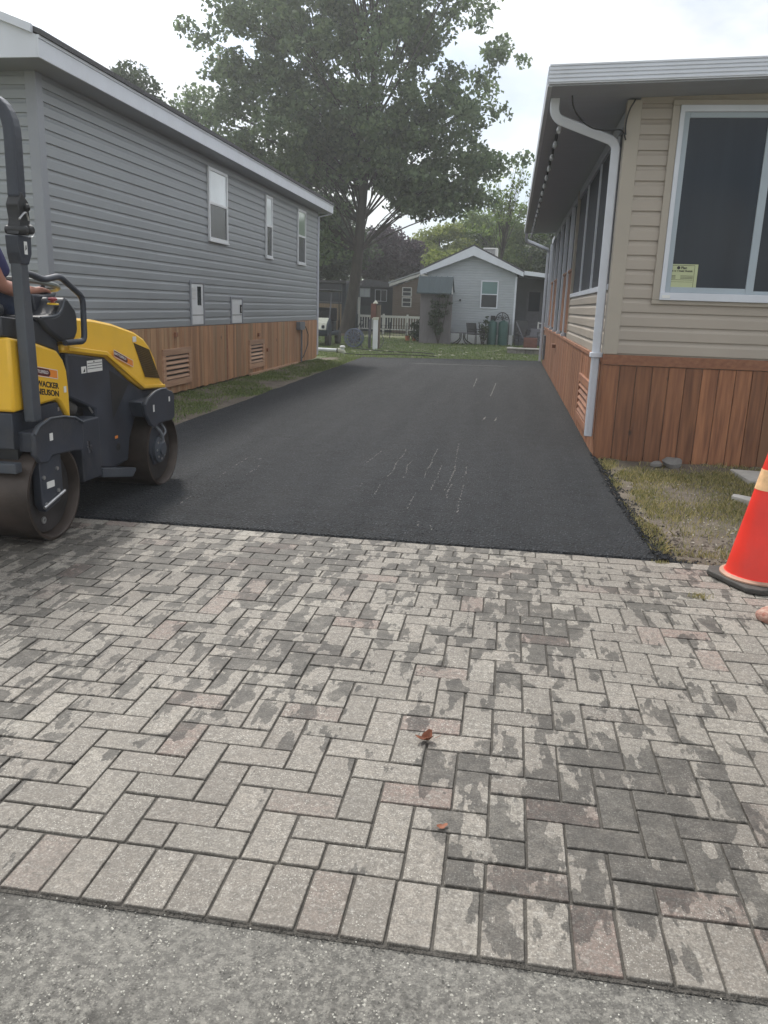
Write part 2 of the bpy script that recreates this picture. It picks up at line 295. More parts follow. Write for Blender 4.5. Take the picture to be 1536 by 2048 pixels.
def soil_mat(name, a, b_, g_):
    m, n, l, b = base_tree(name); co = n.new('ShaderNodeTexCoord').outputs['Object']
    c = cmix(n, l, mrange(n, l, nnoise(n, l, co, 3, 7, .65), .35, .65), a, b_)
    c = cmix(n, l, mrange(n, l, nnoise(n, l, co, 1.1, 5, .6), .42, .6), c, g_)
    c = cmix(n, l, mrange(n, l, nnoise(n, l, co, 60, 4, .7), .3, .7, .5, 0), c, (.03, .025, .02))
    l(c, b.inputs['Base Color']); b.inputs['Roughness'].default_value = .95
    bp = n.new('ShaderNodeBump'); bp.inputs['Strength'].default_value = .9; bp.inputs['Distance'].default_value = .02
    l(nnoise(n, l, co, 35, 6, .7), bp.inputs['Height']); l(bp.outputs[0], b.inputs['Normal']); return m
M['soil'] = soil_mat('soil', (.11, .088, .068), (.23, .19, .15), (.17, .145, .10))
M['lawn'] = soil_mat('lawn', (.09, .135, .05), (.17, .21, .085), (.17, .165, .09))
M['joint'] = mat('joint', (.075, .069, .060), .95, .3, 20, .6, 120)

# ---------------------------------------------------------------- mesh builder
class MB:
    def __init__(s): s.v = []; s.f = []; s.t = []; s.u = []
    def add(s, vs, fs, tone=None, tint=0.):
        o = len(s.v); s.v += [tuple(v) for v in vs]; s.f += [tuple(i + o for i in f) for f in fs]
        tone = random.random() if tone is None else tone
        s.t += [tone] * len(fs); s.u += [tint] * len(fs); return s
    def box(s, x0, x1, y0, y1, z0, z1, tone=None, tint=0., M_=None):
        vs = [Vector((x, y, z)) for z in (z0, z1) for y in (y0, y1) for x in (x0, x1)]
        if M_: vs = [M_ @ v for v in vs]
        return s.add(vs, [(0, 2, 3, 1), (4, 5, 7, 6), (0, 1, 5, 4), (2, 6, 7, 3), (0, 4, 6, 2), (1, 3, 7, 5)], tone, tint)
    def prism(s, pts, ax, a, b, tone=None):
        def P(p, d): return {'x': (d, p[0], p[1]), 'y': (p[0], d, p[1]), 'z': (p[0], p[1], d)}[ax]
        n = len(pts); area = sum(pts[i][0] * pts[(i + 1) % n][1] - pts[(i + 1) % n][0] * pts[i][1] for i in range(n))
        if (area > 0) == (ax == 'y'): pts = pts[::-1]
        if a > b: a, b = b, a
        vs = [P(p, a) for p in pts] + [P(p, b) for p in pts]
        fs = [tuple(range(n))[::-1], tuple(range(n, 2 * n))] + [(i, (i + 1) % n, n + (i + 1) % n, n + i) for i in range(n)]
        return s.add(vs, fs, tone)
    def tube(s, pts, r, n=8, tone=None, flat=None, cap=True):
        pts = [Vector(p) for p in pts]; rs = r if isinstance(r, (list, tuple)) else [r] * len(pts)
        vs = []; pu = None
        for i, p in enumerate(pts):
            d = (pts[min(i + 1, len(pts) - 1)] - pts[max(i - 1, 0)]).normalized()
            if pu is None: a = Vector((0, 0, 1)) if abs(d.z) < .9 else Vector((1, 0, 0))
            else: a = pu
            u = (a - d * a.dot(d)).normalized(); pu = u; v_ = d.cross(u)
            k1, k2 = (flat if flat else (1, 1))
            for j in range(n):
                t = 2 * math.pi * (j + .5) / n; vs.append(p + (u * math.cos(t) * k1 + v_ * math.sin(t) * k2) * rs[i])
        fs = [(i * n + j, i * n + (j + 1) % n, (i + 1) * n + (j + 1) % n, (i + 1) * n + j) for i in range(len(pts) - 1) for j in range(n)]
        if cap: fs += [tuple(range(n))[::-1], tuple(range((len(pts) - 1) * n, len(pts) * n))]
        return s.add(vs, fs, tone)
    def lathe(s, prof, c, ax='z', n=40, tone=None):
        vs = []
        for r, h in prof:
            for j in range(n):
                t = 2 * math.pi * j / n; a, b = r * math.cos(t), r * math.sin(t)
                vs.append({'z': (c[0] + a, c[1] + b, c[2] + h), 'x': (c[0] + h, c[1] + a, c[2] + b), 'y': (c[0] + b, c[1] + h, c[2] + a)}[ax])
        fs = [(i * n + j, i * n + (j + 1) % n, (i + 1) * n + (j + 1) % n, (i + 1) * n + j) for i in range(len(prof) - 1) for j in range(n)]
        if prof[0][0] > 1e-4: fs.append(tuple(range(n))[::-1])
        if prof[-1][0] > 1e-4: fs.append(tuple(range((len(prof) - 1) * n, len(prof) * n)))
        return s.add(vs, fs, tone)
    def build(s, name, m, parent=None, bevel=0, smooth=False, seg=2):
        me = bpy.data.meshes.new(name); me.from_pydata(s.v, [], s.f); me.materials.append(m)
        a = me.attributes.new('tone', 'FLOAT', 'FACE'); a.data.foreach_set('value', s.t)
        a = me.attributes.new('tint', 'FLOAT', 'FACE'); a.data.foreach_set('value', s.u)
        if smooth: me.shade_smooth(); me.set_sharp_from_angle(angle=R(38))
        me.update(); o = bpy.data.objects.new(name, me); scn.collection.objects.link(o)
        if bevel:
            b = o.modifiers.new('bevel', 'BEVEL'); b.width = bevel; b.segments = seg; b.limit_method = 'ANGLE'; b.angle_limit = R(40)
        if parent: attach(o, parent)
        return o
def attach(o, parent):
    o.parent = parent
    p = parent
    while p.parent: p = p.parent
    o.matrix_parent_inverse = (Matrix.Translation(p.location)).inverted() if p is parent else Matrix.Identity(4)
def thing(name, label, cat, loc, group=None):
    o = bpy.data.objects.new(name, None); scn.collection.objects.link(o); o.location = loc; o.empty_display_size = .1
    o['label'] = label; o['category'] = cat
    if group: o['group'] = group
    return o
def tag(o, label=None, cat=None, group=None, kind=None):
    for k, v in (('label', label), ('category', cat), ('group', group), ('kind', kind)):
        if v: o[k] = v
    return o
def B(*a, **k): return MB().box(*a, **k)
def text(body, size, Mx, m, parent, name='lettering', bold=.0, width=None):
    cu = bpy.data.curves.new('t', 'FONT'); cu.body = body; cu.size = size; cu.align_x = 'LEFT'; cu.offset = bold; cu.extrude = .0006
    ob = bpy.data.objects.new('t', cu); scn.collection.objects.link(ob)
    dg = bpy.context.evaluated_depsgraph_get(); me = bpy.data.meshes.new_from_object(ob.evaluated_get(dg)); bpy.data.objects.remove(ob)
    if width:
        xs = [v.co.x for v in me.vertices]; k_ = width / (max(xs) - min(xs)); me.transform(Matrix.Translation((-min(xs) * k_, 0, 0)) @ Matrix.Diagonal((k_, 1, 1, 1)))
    me.transform(Mx); me.materials.clear(); me.materials.append(m); me.name = name
    o = bpy.data.objects.new(name, me); scn.collection.objects.link(o); attach(o, parent); return o
def frame_x(x, y, z, sx=1., shear=0.):   # text lying on a wall that faces +x, reading towards +y
    return Matrix(((0, 0, 1, x), (sx, 0, 0, y), (shear * sx, 1, 0, z), (0, 0, 0, 1)))
def frame_y(x, y, z, sx=1.):             # text on a wall that faces -y, reading towards +x
    return Matrix(((sx, 0, 0, x), (0, 0, -1, y), (0, 1, 0, z), (0, 0, 0, 1)))

# ---------------------------------------------------------------- ground, road, pavers, driveway
def structure(o): o['kind'] = 'structure'; return o
g = MB(); g.add([(-700, -300, -.05), (700, -300, -.05), (700, 1500, -.05), (-700, 1500, -.05)], [(0, 1, 2, 3)])
structure(g.build('ground', M['lawn']))
def grid(name, m, x0, x1, y0, y1, step, fn, kind=True, smooth=True):
    nx = max(2, int((x1 - x0) / step)); ny = max(2, int((y1 - y0) / step))
    vs = []
    for j in range(ny + 1):
        for i in range(nx + 1):
            x = x0 + (x1 - x0) * i / nx; y = y0 + (y1 - y0) * j / ny; vs.append((x, y, fn(x, y)))
    fs = [(j * (nx + 1) + i, j * (nx + 1) + i + 1, (j + 1) * (nx + 1) + i + 1, (j + 1) * (nx + 1) + i) for j in range(ny) for i in range(nx)]
    b = MB(); b.add(vs, fs); o = b.build(name, m, smooth=smooth)
    if kind: structure(o)
    return o
def nz3(x, y, s, z=0): return mn.noise(Vector((x * s, y * s, z)))
grid('road', M['road'], -16, 16, -4, 1.603, .1, lambda x, y: -.004 + .004 * nz3(x, y, 1.2) + (-.006 if y > 1.58 else 0))
b = MB(); b.add([(-7, 1.6, -.0075), (8, 1.6, -.0075), (8, 5.02, -.0075), (-7, 5.02, -.0075)], [(0, 1, 2, 3)]); structure(b.build('paver_bed', M['joint']))
pv = MB()
def brick(x0, x1, y0, y1):
    j = random.uniform(.0026, .0040); x0 += j; x1 -= j; y0 += j; y1 -= j; c = .0028
    dz = random.uniform(-.0022, .0012); tx = random.uniform(-.010, .010); ty = random.uniform(-.010, .010)
    cx, cy = (x0 + x1) / 2, (y0 + y1) / 2; a = random.uniform(-.010, .010)
    def P(x, y, z):
        dx, dy = x - cx, y - cy
        x2, y2 = cx + dx * math.cos(a) - dy * math.sin(a), cy + dx * math.sin(a) + dy * math.cos(a)
        return (x2, y2, z + dz + dx * tx + dy * ty)
    k = .010
    def ring(i, z, kk): # octagon: cut corners
        X0, X1, Y0, Y1 = x0 + i, x1 - i, y0 + i, y1 - i
        return [P(X0 + kk, Y0, z), P(X1 - kk, Y0, z), P(X1, Y0 + kk, z), P(X1, Y1 - kk, z), P(X1 - kk, Y1, z), P(X0 + kk, Y1, z), P(X0, Y1 - kk, z), P(X0, Y0 + kk, z)]
    kk = random.uniform(.0012, .004)
    vs = ring(0, -.03, kk) + ring(0, -.0045, kk) + ring(c * .4, -.0012, kk) + ring(c, 0, kk)
    fs = [(r * 8 + i, r * 8 + (i + 1) % 8, (r + 1) * 8 + (i + 1) % 8, (r + 1) * 8 + i) for r in range(3) for i in range(8)] + [tuple(range(24, 32))]
    tn = min(1, max(0, random.gauss(.55, .23))); ti = random.uniform(0, .12) if random.random() > .07 + .16 * math.exp(-((cx - .15) / .5) ** 2 - ((cy - 1.95) / .5) ** 2) else random.uniform(.3, .9)
    pv.add(vs, fs, tn, ti)
XL, XR = -6.6, 7.0
UX, UY, X0p, Y0p = .1132, .1125, .147, 1.838
x = .0265 - .1137 * 58
while x < XR: brick(x, x + .1137, 1.610, 1.836); x += .1137
for r in range(18):
    for c in range(int((XL - X0p) / UX), int((XR - X0p) / UX)):
        s = (c + r) % 4; xa, ya = X0p + c * UX, Y0p + r * UY
        if s == 3: brick(xa, xa + 2 * UX, ya, ya + UY)
        elif s == 1: brick(xa, xa + UX, ya, min(ya + 2 * UY, Y0p + 18 * UY))
        elif s == 2 and r == 0: brick(xa, xa + UX, ya, ya + UY)
yb = Y0p + 18 * UY
x = -.042 - .1175 * 56
while x < XR: brick(x, x + .1175, yb, yb + .225); x += .1175
row_off = [-.636, -.758, -.647, -.571, -.668, -.801, -.708, -.641]
row_y = [yb + .225 + i * (5.0 - yb - .225) / 8 for i in range(9)]
for r in range(8):
    x = row_off[r] - .2235 * 26
    while x < XR: brick(x, x + .2235, row_y[r], row_y[r + 1]); x += .2235
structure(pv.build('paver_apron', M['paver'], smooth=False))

# fresh asphalt driveway: thick sheet with ragged edges
def dl(y):   # left edge
    base = np.interp(y, [5, 9.3, 12.3, 22.9], [-3.86, -3.987, -4.03, -4.27]); return base + .05 * nz3(y, 3, 1.3) + .02 * nz3(y, 9, 5)
def dr(y):
    if y > 8.72: return .985
    return np.interp(y, [5, 5.1, 5.6, 6.4, 8.72], [1.08, 1.05, 1.01, .99, .975]) + .022 * nz3(y, 1, 6) + .012 * nz3(y, 5, 22)
ys = np.concatenate([np.arange(5.006, 9, .03), np.arange(9, 23.6, .25)])
vs = []; fs = []; nx = 60
for j, y in enumerate(ys):
    a, c = dl(y), dr(y)
    us = [0, .004] + list(np.linspace(.012, .988, nx - 3)) + [.995, 1]
    for i, u in enumerate(us):
        xx = a + (c - a) * u; z = .020 - .015 * max(0, 1 - (y - 5) / .35) + .005 * nz3(xx, y, .9) + .0025 * nz3(xx, y, 7)
        if i == 0 or i == len(us) - 1: z = -.04
        if i == 1 or i == len(us) - 2: z -= .012
        if j == 0: z = -.03
        if j == 1: z -= .002
        yy = y
        if y > 20: yy = y + (xx + 4.2) * .33 * (y - 20) / 3.6
        vs.append((xx, yy, z))
n_ = nx + 1
n_ = len(us)
fs = [(j * n_ + i, j * n_ + i + 1, (j + 1) * n_ + i + 1, (j + 1) * n_ + i) for j in range(len(ys) - 1) for i in range(n_ - 1)]
b = MB(); b.add(vs, fs); structure(b.build('driveway', M['asphalt'], smooth=True))
# loose asphalt crumbs along the right edge and specks over the front of it
def pebbles(name, m, pts, rmin, rmax):
    b = MB()
    for (x, y, z) in pts:
        r = random.uniform(rmin, rmax) ; vs = []
        for d in ((1, 0, 0), (-1, 0, 0), (0, 1, 0), (0, -1, 0), (0, 0, 1), (0, 0, -1)):
            k = r * random.uniform(.6, 1.25); vs.append((x + d[0] * k + random.uniform(-.2, .2) * r, y + d[1] * k + random.uniform(-.2, .2) * r, z + d[2] * k * .7))
        b.add(vs, [(0, 2, 4), (2, 1, 4), (1, 3, 4), (3, 0, 4), (2, 0, 5), (1, 2, 5), (3, 1, 5), (0, 3, 5)])
    return b.build(name, m)
pts = []
for i in range(2600):
    y = 5.0 + 3.9 * random.random() ** 1.7; e = dr(y); d = random.gauss(.012, .03) if random.random() < .85 else abs(random.gauss(0, .09))
    pts.append((min(e + d, .97 if y > 8.6 else 9), y, .002 + (.016 if d < 0 else 0)))
tag(pebbles('asphalt_crumbs', M['asphalt'], pts, .004, .013), kind='stuff')
pts = [(random.uniform(-3.8, .95), random.uniform(5.02, 11) if random.random() < .6 else random.uniform(5.02, 6.5), .020) for i in range(5200)]
pts = [(x, y, z - .015 * max(0, 1 - (y - 5) / .35)) for x, y, z in pts]
tag(pebbles('asphalt_grit', M['asphalt'], pts, .002, .0055), kind='stuff')
# pale scuffs and dried runs on the asphalt
SC = [[(-2.44, 7.4), (-2.43, 6.96), (-2.4, 6.45)], [(-2.31, 7.38), (-2.3, 7.11)], [(-2.22, 7.03), (-2.21, 6.6)], [(-1.25, 8.17), (-1.29, 7.5)],
[(-1.02, 8.38), (-1.0, 8.06), (-1.01, 7.59), (-0.98, 7.13), (-1.0, 6.91)], [(-0.87, 7.75), (-0.89, 7.47), (-0.86, 7.17), (-0.85, 6.89)], [(-0.69, 8.49), (-0.69, 7.98), (-0.67, 7.38)],
[(-0.67, 7.76), (-0.69, 7.32), (-0.67, 6.94)], [(-0.57, 7.57), (-0.56, 7.07), (-0.57, 6.46)], [(-0.49, 8.91), (-0.46, 8.06), (-0.43, 7.41), (-0.44, 6.83), (-0.46, 6.49)],
[(-0.33, 7.59), (-0.32, 7.24), (-0.35, 7.04)], [(-0.31, 6.79), (-0.31, 6.5), (-0.31, 6.16), (-0.3, 5.79)], [(-0.41, 6.76), (-0.43, 6.42), (-0.41, 6.2)],
[(-0.68, 6.35), (-0.68, 6.12), (-0.68, 5.81)], [(-1.16, 6.57), (-1.16, 6.28)], [(-1.01, 6.57), (-0.99, 6.07)], [(-0.26, 11.37), (-0.3, 10.98)], [(-0.11, 11.43), (-0.13, 10.98)],
[(-0.66, 17.79), (-0.64, 15.47)], [(-0.23, 16.72), (-0.27, 14.22)], [(-2.36, 5.73), (-2.34, 5.43)], [(-0.46, 5.38), (-0.43, 5.2)], [(-0.56, 5.5), (-0.54, 5.28)],
[(-2.5, 21.5), (-1.74, 21.7), (-.71, 21.8), (-.2, 21.9)]]
b = MB()
for L_ in SC:
    tot = 0
    for (x0, y0), (x1, y1) in zip(L_, L_[1:]):
        n = max(3, int(math.hypot(x1 - x0, y1 - y0) / .028))
        for k in range(n):
            if random.random() < .48: continue
            t = k / n; x, y = x0 + (x1 - x0) * t + .012 * nz3(t * 7, x0, 3), y0 + (y1 - y0) * t
            wd = random.uniform(.0015, .0065) * (1 if y < 9 else 2.2); ln = random.uniform(.02, .045) * (1 if y < 9 else 2)
            z = .020 + .005 * nz3(x, y, .9) + .0025 * nz3(x, y, 7) + .0028
            if y > 20: wd *= 4
            if y > 20 : b.add([(x - ln * 3, y, z + .006), (x, y - wd, z + .006), (x + ln * 3, y, z + .006), (x, y + wd, z + .006)], [(0, 1, 2, 3)])
            else: b.add([(x - wd, y - ln * .3, z), (x, y - ln * .6, z), (x + wd, y, z), (x + wd * .3, y + ln * .6, z), (x - wd * .8, y + ln * .4, z)], [(0, 1, 2, 3, 4)])
M['scuff'] = mat('scuff', (.115, .113, .105), .8, .3, 30)
tag(b.build('dried_water_marks', M['scuff']), kind='stuff')

# soil and rough grass right of the driveway
def rz(x, y): return -.012 + .035 * max(0, nz3(x, y, 1.1)) + .018 * nz3(x, y, 7, 2) + .008 * nz3(x, y, 25, 4) - (.02 if x < 1.0 else 0) - .02 * max(0, (5.12 - y) / .12)
grid('soil_verge', M['soil'], .95, 5.5, 5.004, 8.66, .035, rz)
def lz(x, y): return -.015 + .03 * nz3(x, y, .8) + .015 * nz3(x, y, 5, 2)
grid('side_strip', M['soil'], -5.34, -3.9, 6.0, 24.0, .12, lambda x, y: lz(x, y) - (.02 if x > -4.0 else 0))
grid('back_lawn', M['lawn'], -22, 8, 22.6, 60, .5, lambda x, y: -.02 + .035 * nz3(x, y, .4) - .02 * (y < 24))
def blades(name, m, pts, h0, h1, wd):
    n = len(pts); P = np.array(pts); a = rng.uniform(0, 6.28, n); h = rng.uniform(h0, h1, n); ln = rng.uniform(.2, 1.0, n) * h; la = rng.uniform(0, 6.28, n)
    w = rng.uniform(.6, 1.3, n) * wd; d = np.stack([np.cos(a) * w, np.sin(a) * w, 0 * a], 1)
    tip = P + np.stack([np.cos(la) * ln, np.sin(la) * ln, h], 1); mid = P + np.stack([np.cos(la) * ln * .3, np.sin(la) * ln * .3, h * .6], 1)
    V = np.stack([P - d, P + d, mid + d * .7, tip, mid - d * .7], 1).reshape(-1, 3)
    return quick(name, m, V, 5, n, rng.uniform(0, 1, n))
def quick(name, m, V, k, n, tone):
    me = bpy.data.meshes.new(name); me.vertices.add(n * k); me.vertices.foreach_set('co', V.astype(np.float32).ravel())
    me.loops.add(n * k); me.loops.foreach_set('vertex_index', np.arange(n * k, dtype=np.int32))
    me.polygons.add(n); me.polygons.foreach_set('loop_start', np.arange(0, n * k, k, dtype=np.int32)); me.polygons.foreach_set('loop_total', np.full(n, k, dtype=np.int32))
    at = me.attributes.new('tone', 'FLOAT', 'FACE'); at.data.foreach_set('value', tone.astype(np.float32)); me.materials.append(m); me.update(calc_edges=True)
    o = bpy.data.objects.new(name, me); scn.collection.objects.link(o); return o
pts = []
while len(pts) < 30000:
    x, y = random.uniform(1.0, 4.5), random.uniform(5.15, 8.6)
    if x > 2.6 and random.random() < .6: continue
    dens = .75 + .9 * nz3(x, y, 1.6, 7) - max(0, (5.9 - y) / .5) - max(0, (y - 7.9) / .6) - max(0, (1.18 + .14 * nz3(y, 0, 2) - x) / .12)
    if y < 6 and x > 1.9: dens -= .5
    if random.random() < dens ** 2 * 1.6: pts.append((x, y, rz(x, y) - .004))
tag(blades('verge_grass', M['grass_dry'], pts, .010, .055, .0030), kind='stuff')
pts = []
while len(pts) < 26000:
    y = 6.5 + 17 * random.random() ** .9; x = random.uniform(-5.3, -3.95)
    dens = .55 + 1.1 * nz3(x, y, 1.3, 3) - max(0, (x + 4.3) / .3)
    if random.random() < dens: pts.append((x, y, lz(x, y) - .004))
tag(blades('strip_grass', M['grass'], pts, .015, .05, .0045), kind='stuff')
pts = [(random.uniform(-11, 3), 23.3 + 16 * random.random() ** 1.3, -.01) for i in range(45000)]
pts = [p for p in pts if not (p[1] < 24.9 + (p[0] - 1) * .33 and p[0] < .98 and p[0] > -4.35)]
tag(blades('lawn_grass', M['grass'], pts, .02, .055, .010), kind='stuff')
pts = [(random.uniform(1.0, 2.6), random.uniform(5.02, 5.8), .0) for i in range(900)]
pts = [(x, y, rz(x, y) + .002) for x, y, z in pts]
tag(pebbles('soil_clods', M['soil'], pts, .004, .016), kind='stuff')
M['chip'] = mat('chip', (.40, .36, .30), .8, .3, 30)
pts = [(random.uniform(1.05, 2.6), random.uniform(5.05, 7.6), 0) for i in range(420)]
tag(pebbles('wood_chips', M['chip'], [(x, y, rz(x, y) + .004) for x, y, z in pts], .004, .012), kind='stuff')

# ---------------------------------------------------------------- siding
def siding(axis, pos, sgn, a0, a1, z0, z1, pitch, clip=None, zfirst=None):
    """courses of lapped siding on a plane; axis 'x': wall in plane x=pos running along y; sgn = outward direction"""
    b = MB(); z = z0
    while z < z1 - 1e-4:
        zt = min(z + pitch, z1); p = [(z, -.004), (z, .019), (z + (zt - z) * .62, .0175), (z + (zt - z) * .78, .005), (zt, .0)]
        A, Bn = (a0, a1)
        if clip: A, Bn = clip(z, zt)
        cuts = [A]; c0 = A + random.uniform(.4, 3.6)
        while c0 < Bn - .3: cuts.append(c0); c0 += 3.66
        cuts.append(Bn); tn = random.uniform(.35, .65)
        for k_, (A_, B_) in enumerate(zip(cuts, cuts[1:])):
            e = .0022 * (k_ % 2); tn2 = tn + random.uniform(-.2, .2)
            for (za, da), (zb, db) in zip(p, p[1:]):
                q = []
                for (aa, zz, dd) in ((A_, za, da + e), (B_, za, da + e), (B_, zb, db + e), (A_, zb, db + e)):
                    q.append((pos + sgn * dd, aa, zz) if axis == 'x' else (aa, pos + sgn * dd, zz))
                flip = (axis == 'x') == (sgn < 0)
                b.add(q, [(3, 2, 1, 0)] if flip else [(0, 1, 2, 3)], tn2)
        z += pitch
    return b
def planks(axis, pos, sgn, a0, a1, z0, z1, wd, th=.018, gap=.004, tintp=.25, ragged=0):
    b = MB(); a = a0
    while a < a1 - .02:
        w_ = min(wd * random.uniform(.97, 1.03), a1 - a); d = th * random.uniform(.85, 1.1); zz = z0 + random.uniform(-ragged, ragged)
        k = dict(tone=random.random(), tint=random.uniform(0, .9) if random.random() < tintp else 0)
        if axis == 'x': b.box(*sorted((pos, pos + sgn * d)), a, a + w_ - gap, zz, z1, **k)
        else: b.box(a, a + w_ - gap, *sorted((pos, pos + sgn * d)), zz, z1, **k)
        a += w_
    return b
def louvre(parent, axis, pos, sgn, a0, a1, z0, z1, fw_=.09, n=5, m='cedar_flat'):
    """wood framed vent with slanted slats"""
    def bx(aa, ab, d0, d1, za, zb, b): 
        (b.box(*sorted((pos + sgn * d0, pos + sgn * d1)), aa, ab, za, zb) if axis == 'x' else b.box(aa, ab, *sorted((pos + sgn * d0, pos + sgn * d1)), za, zb)); return b
    f = MB(); bx(a0, a1, .018, .055, z0, z0 + fw_, f); bx(a0, a1, .018, .055, z1 - fw_, z1, f); bx(a0, a0 + fw_, .018, .052, z0 + fw_, z1 - fw_, f); bx(a1 - fw_, a1, .018, .052, z0 + fw_, z1 - fw_, f)
    v = f.build('vent', M[m], parent, bevel=.003)
    bk = MB(); bx(a0 + fw_, a1 - fw_, .019, .023, z0 + fw_, z1 - fw_, bk); bk.build('vent_backing', M['ink'], v)
    s = MB(); h = (z1 - z0 - 2 * fw_) / n
    for i in range(n):
        zb = z0 + fw_ + i * h + h * .15
        pr = [(pos + sgn * .050, zb), (pos + sgn * .052, zb + .012), (pos + sgn * .026, zb + h * .62), (pos + sgn * .024, zb + h * .5)]
        s.prism([(p[0], p[1]) for p in pr], 'y', a0 + fw_, a1 - fw_) if axis == 'x' else s.prism(pr, 'x', a0 + fw_, a1 - fw_)
    s.build('vent_slats', M[m], v)
    return v
def window_x(parent, x, sgn, y0, y1, z0, z1, top, bot, fw_=.05, split=.52):
    def bx(d0, d1, ya, yb, za, zb, b=None): return (b or MB()).box(*sorted((x + sgn * d0, x + sgn * d1)), ya, yb, za, zb)
    f = MB(); bx(.005, .045, y0, y1, z0, z0 + fw_, f); bx(.005, .045, y0, y1, z1 - fw_, z1, f); bx(.005, .043, y0, y0 + fw_, z0 + fw_, z1 - fw_, f); bx(.005, .043, y1 - fw_, y1, z0 + fw_, z1 - fw_, f)
    w_ = f.build('window', M['white_plastic'], parent, bevel=.004)
    zm = z0 + (z1 - z0) * split
    s = bx(.012, .036, y0 + fw_ + .001, y1 - fw_ - .001, zm - .025, zm + .02); s.build('meeting_rail', M['white_plastic'], w_, bevel=.003)
    bx(.014, .024, y0 + fw_, y1 - fw_, zm + .02, z1 - fw_).build('upper_pane', M[top], w_)
    bx(.014, .020, y0 + fw_, y1 - fw_, z0 + fw_, zm - .025).build('lower_pane', M[bot], w_)
    bx(.010, .060, y0 - .01, y1 + .01, z0 - .03, z0 - .001).build('sill', M['white_plastic'], w_, bevel=.004)
    return w_

# ================================================================ LEFT HOUSE (grey park model)
LX, LY0, LY1 = -5.37, 9.0, 22.33
lh = thing('grey_house', 'long grey vinyl-sided house with cedar skirting beside the road roller', 'house', (LX - 2, 9, 0))
body = MB().box(LX - 4.2, LX - .003, LY0 + .003, LY1, .02, 3.9, tone=.5)
body.build('wall', M['grey_trim'], lh)
siding('x', LX, 1, LY0 + .1, LY1 - .05, 1.06, 3.86, .1407).build('side_siding', M['grey_siding'], lh)
siding('y', LY0, -1, LX - 4.2, LX - .1, 1.06, 3.86, .1407).build('front_siding', M['grey_siding'], lh)
t_ = MB(); t_.box(LX - .11, LX + .022, LY0 - .022, LY0 + .11, 1.05, 3.87, .5); t_.build('corner_post', M['grey_trim'], lh, bevel=.006)
t_ = MB(); t_.box(LX - .08, LX + .022, LY1 - .06, LY1 + .012, 1.05, 3.87, .5); t_.build('corner_post', M['grey_trim'], lh, bevel=.006)
planks('x', LX, 1, LY0 - .02, LY1 + .01, .01, 1.05, .098, th=.02, gap=.004, tintp=.3, ragged=.012).build('skirting', M['cedar_pale'], lh)
planks('y', LY0, -1, LX - 4.2, LX, .01, 1.05, .098, th=.02, tintp=.3).build('skirting', M['cedar_pale'], lh)
B(LX + .021, LX + .075, 16.3, 20.15, -.02, .035).build('ground_board', M['cedar_flat_pale'], lh, bevel=.004)
B(LX + .02, LX + .03, 14.98, 15.02, .0, 1.04).build('panel_joint', M['cedar_flat'], lh)
louvre(lh, 'x', LX, 1, 12.0, 13.14, .13, .72, fw_=.10, m='cedar_flat_pale')
louvre(lh, 'x', LX, 1, 16.28, 17.32, .12, .71, fw_=.10, m='cedar_flat_pale')
for yy, zz in ((16.9, .77), (17.55, .42), (12.5, .9)):
    B(LX + .02, LX + .06, yy, yy + .09, zz, zz + .07).build('wood_block', M['cedar_flat'], lh, bevel=.003)
window_x(lh, LX + .012, 1, 14.12, 15.08, 2.52, 3.72, 'pale_glass', 'screen_glass')
window_x(lh, LX + .012, 1, 17.5, 17.97, 2.43, 3.69, 'pale_glass', 'screen_glass', fw_=.045)
window_x(lh, LX + .012, 1, 20.15, 20.92, 2.44, 3.72, 'tree_glass', 'screen_glass')
# service hatches low on the wall
for (ya, yb_, za, zb, vent) in ((13.25, 13.80, 1.07, 1.76, 1), (15.26, 15.88, 1.06, 1.53, 0)):
    f = MB(); f.box(LX + .004, LX + .04, ya - .05, ya, za, zb + .04, .5); f.box(LX + .004, LX + .04, yb_, yb_ + .05, za, zb + .04, .5); f.box(LX + .004, LX + .042, ya, yb_, zb, zb + .04, .5)
    h_ = f.build('service_hatch', M['grey_trim'], lh, bevel=.003)
    B(LX + .006, LX + .030, ya + .015, yb_ - .015, za + .01, zb - .01).build('hatch_door', M['white_plastic'], h_, bevel=.004)
    gg = MB(); gg.box(LX + .0305, LX + .032, ya + .03, yb_ - .03, za + .16, za + .172); gg.build('door_groove', M['ink'], h_)
    if vent:
        s_ = MB()
        for k in range(6): s_.box(LX + .031, LX + .040, ya + .05, ya + .2, zb - .25 + k * .032, zb - .235 + k * .032)
        s_.build('hatch_louvre', M['white'], h_); B(LX + .031, LX + .034, ya + .27, ya + .44, zb - .36, zb - .05).build('hatch_glass', M['dark_glass'], h_)
    else:
        B(LX + .031, LX + .05, yb_ - .14, yb_ - .07, za + .20, za + .36).build('hatch_latch', M['ink'], h_, bevel=.006)
        B(LX + .05, LX + .055, yb_ - .12, yb_ - .09, za + .23, za + .32).build('latch_face', M['bright_metal'], h_)
# electrical meter box with conduit
mbx = B(LX + .02, LX + .13, 20.1, 20.6, .83, 1.03).build('meter_box', M['meter'], lh, bevel=.012)
MB().tube([(LX + .07, 20.45, .83), (LX + .07, 20.45, .02)], .025, 10).build('conduit', M['meter'], mbx, smooth=True)
MB().tube([(LX + .1, 20.75, .9), (LX + .13, 20.9, .7), (LX + .13, 20.88, .45), (LX + .11, 20.6, .2), (LX + .09, 20.5, .12)], .012, 8).build('cable', M['ink'], mbx, smooth=True)
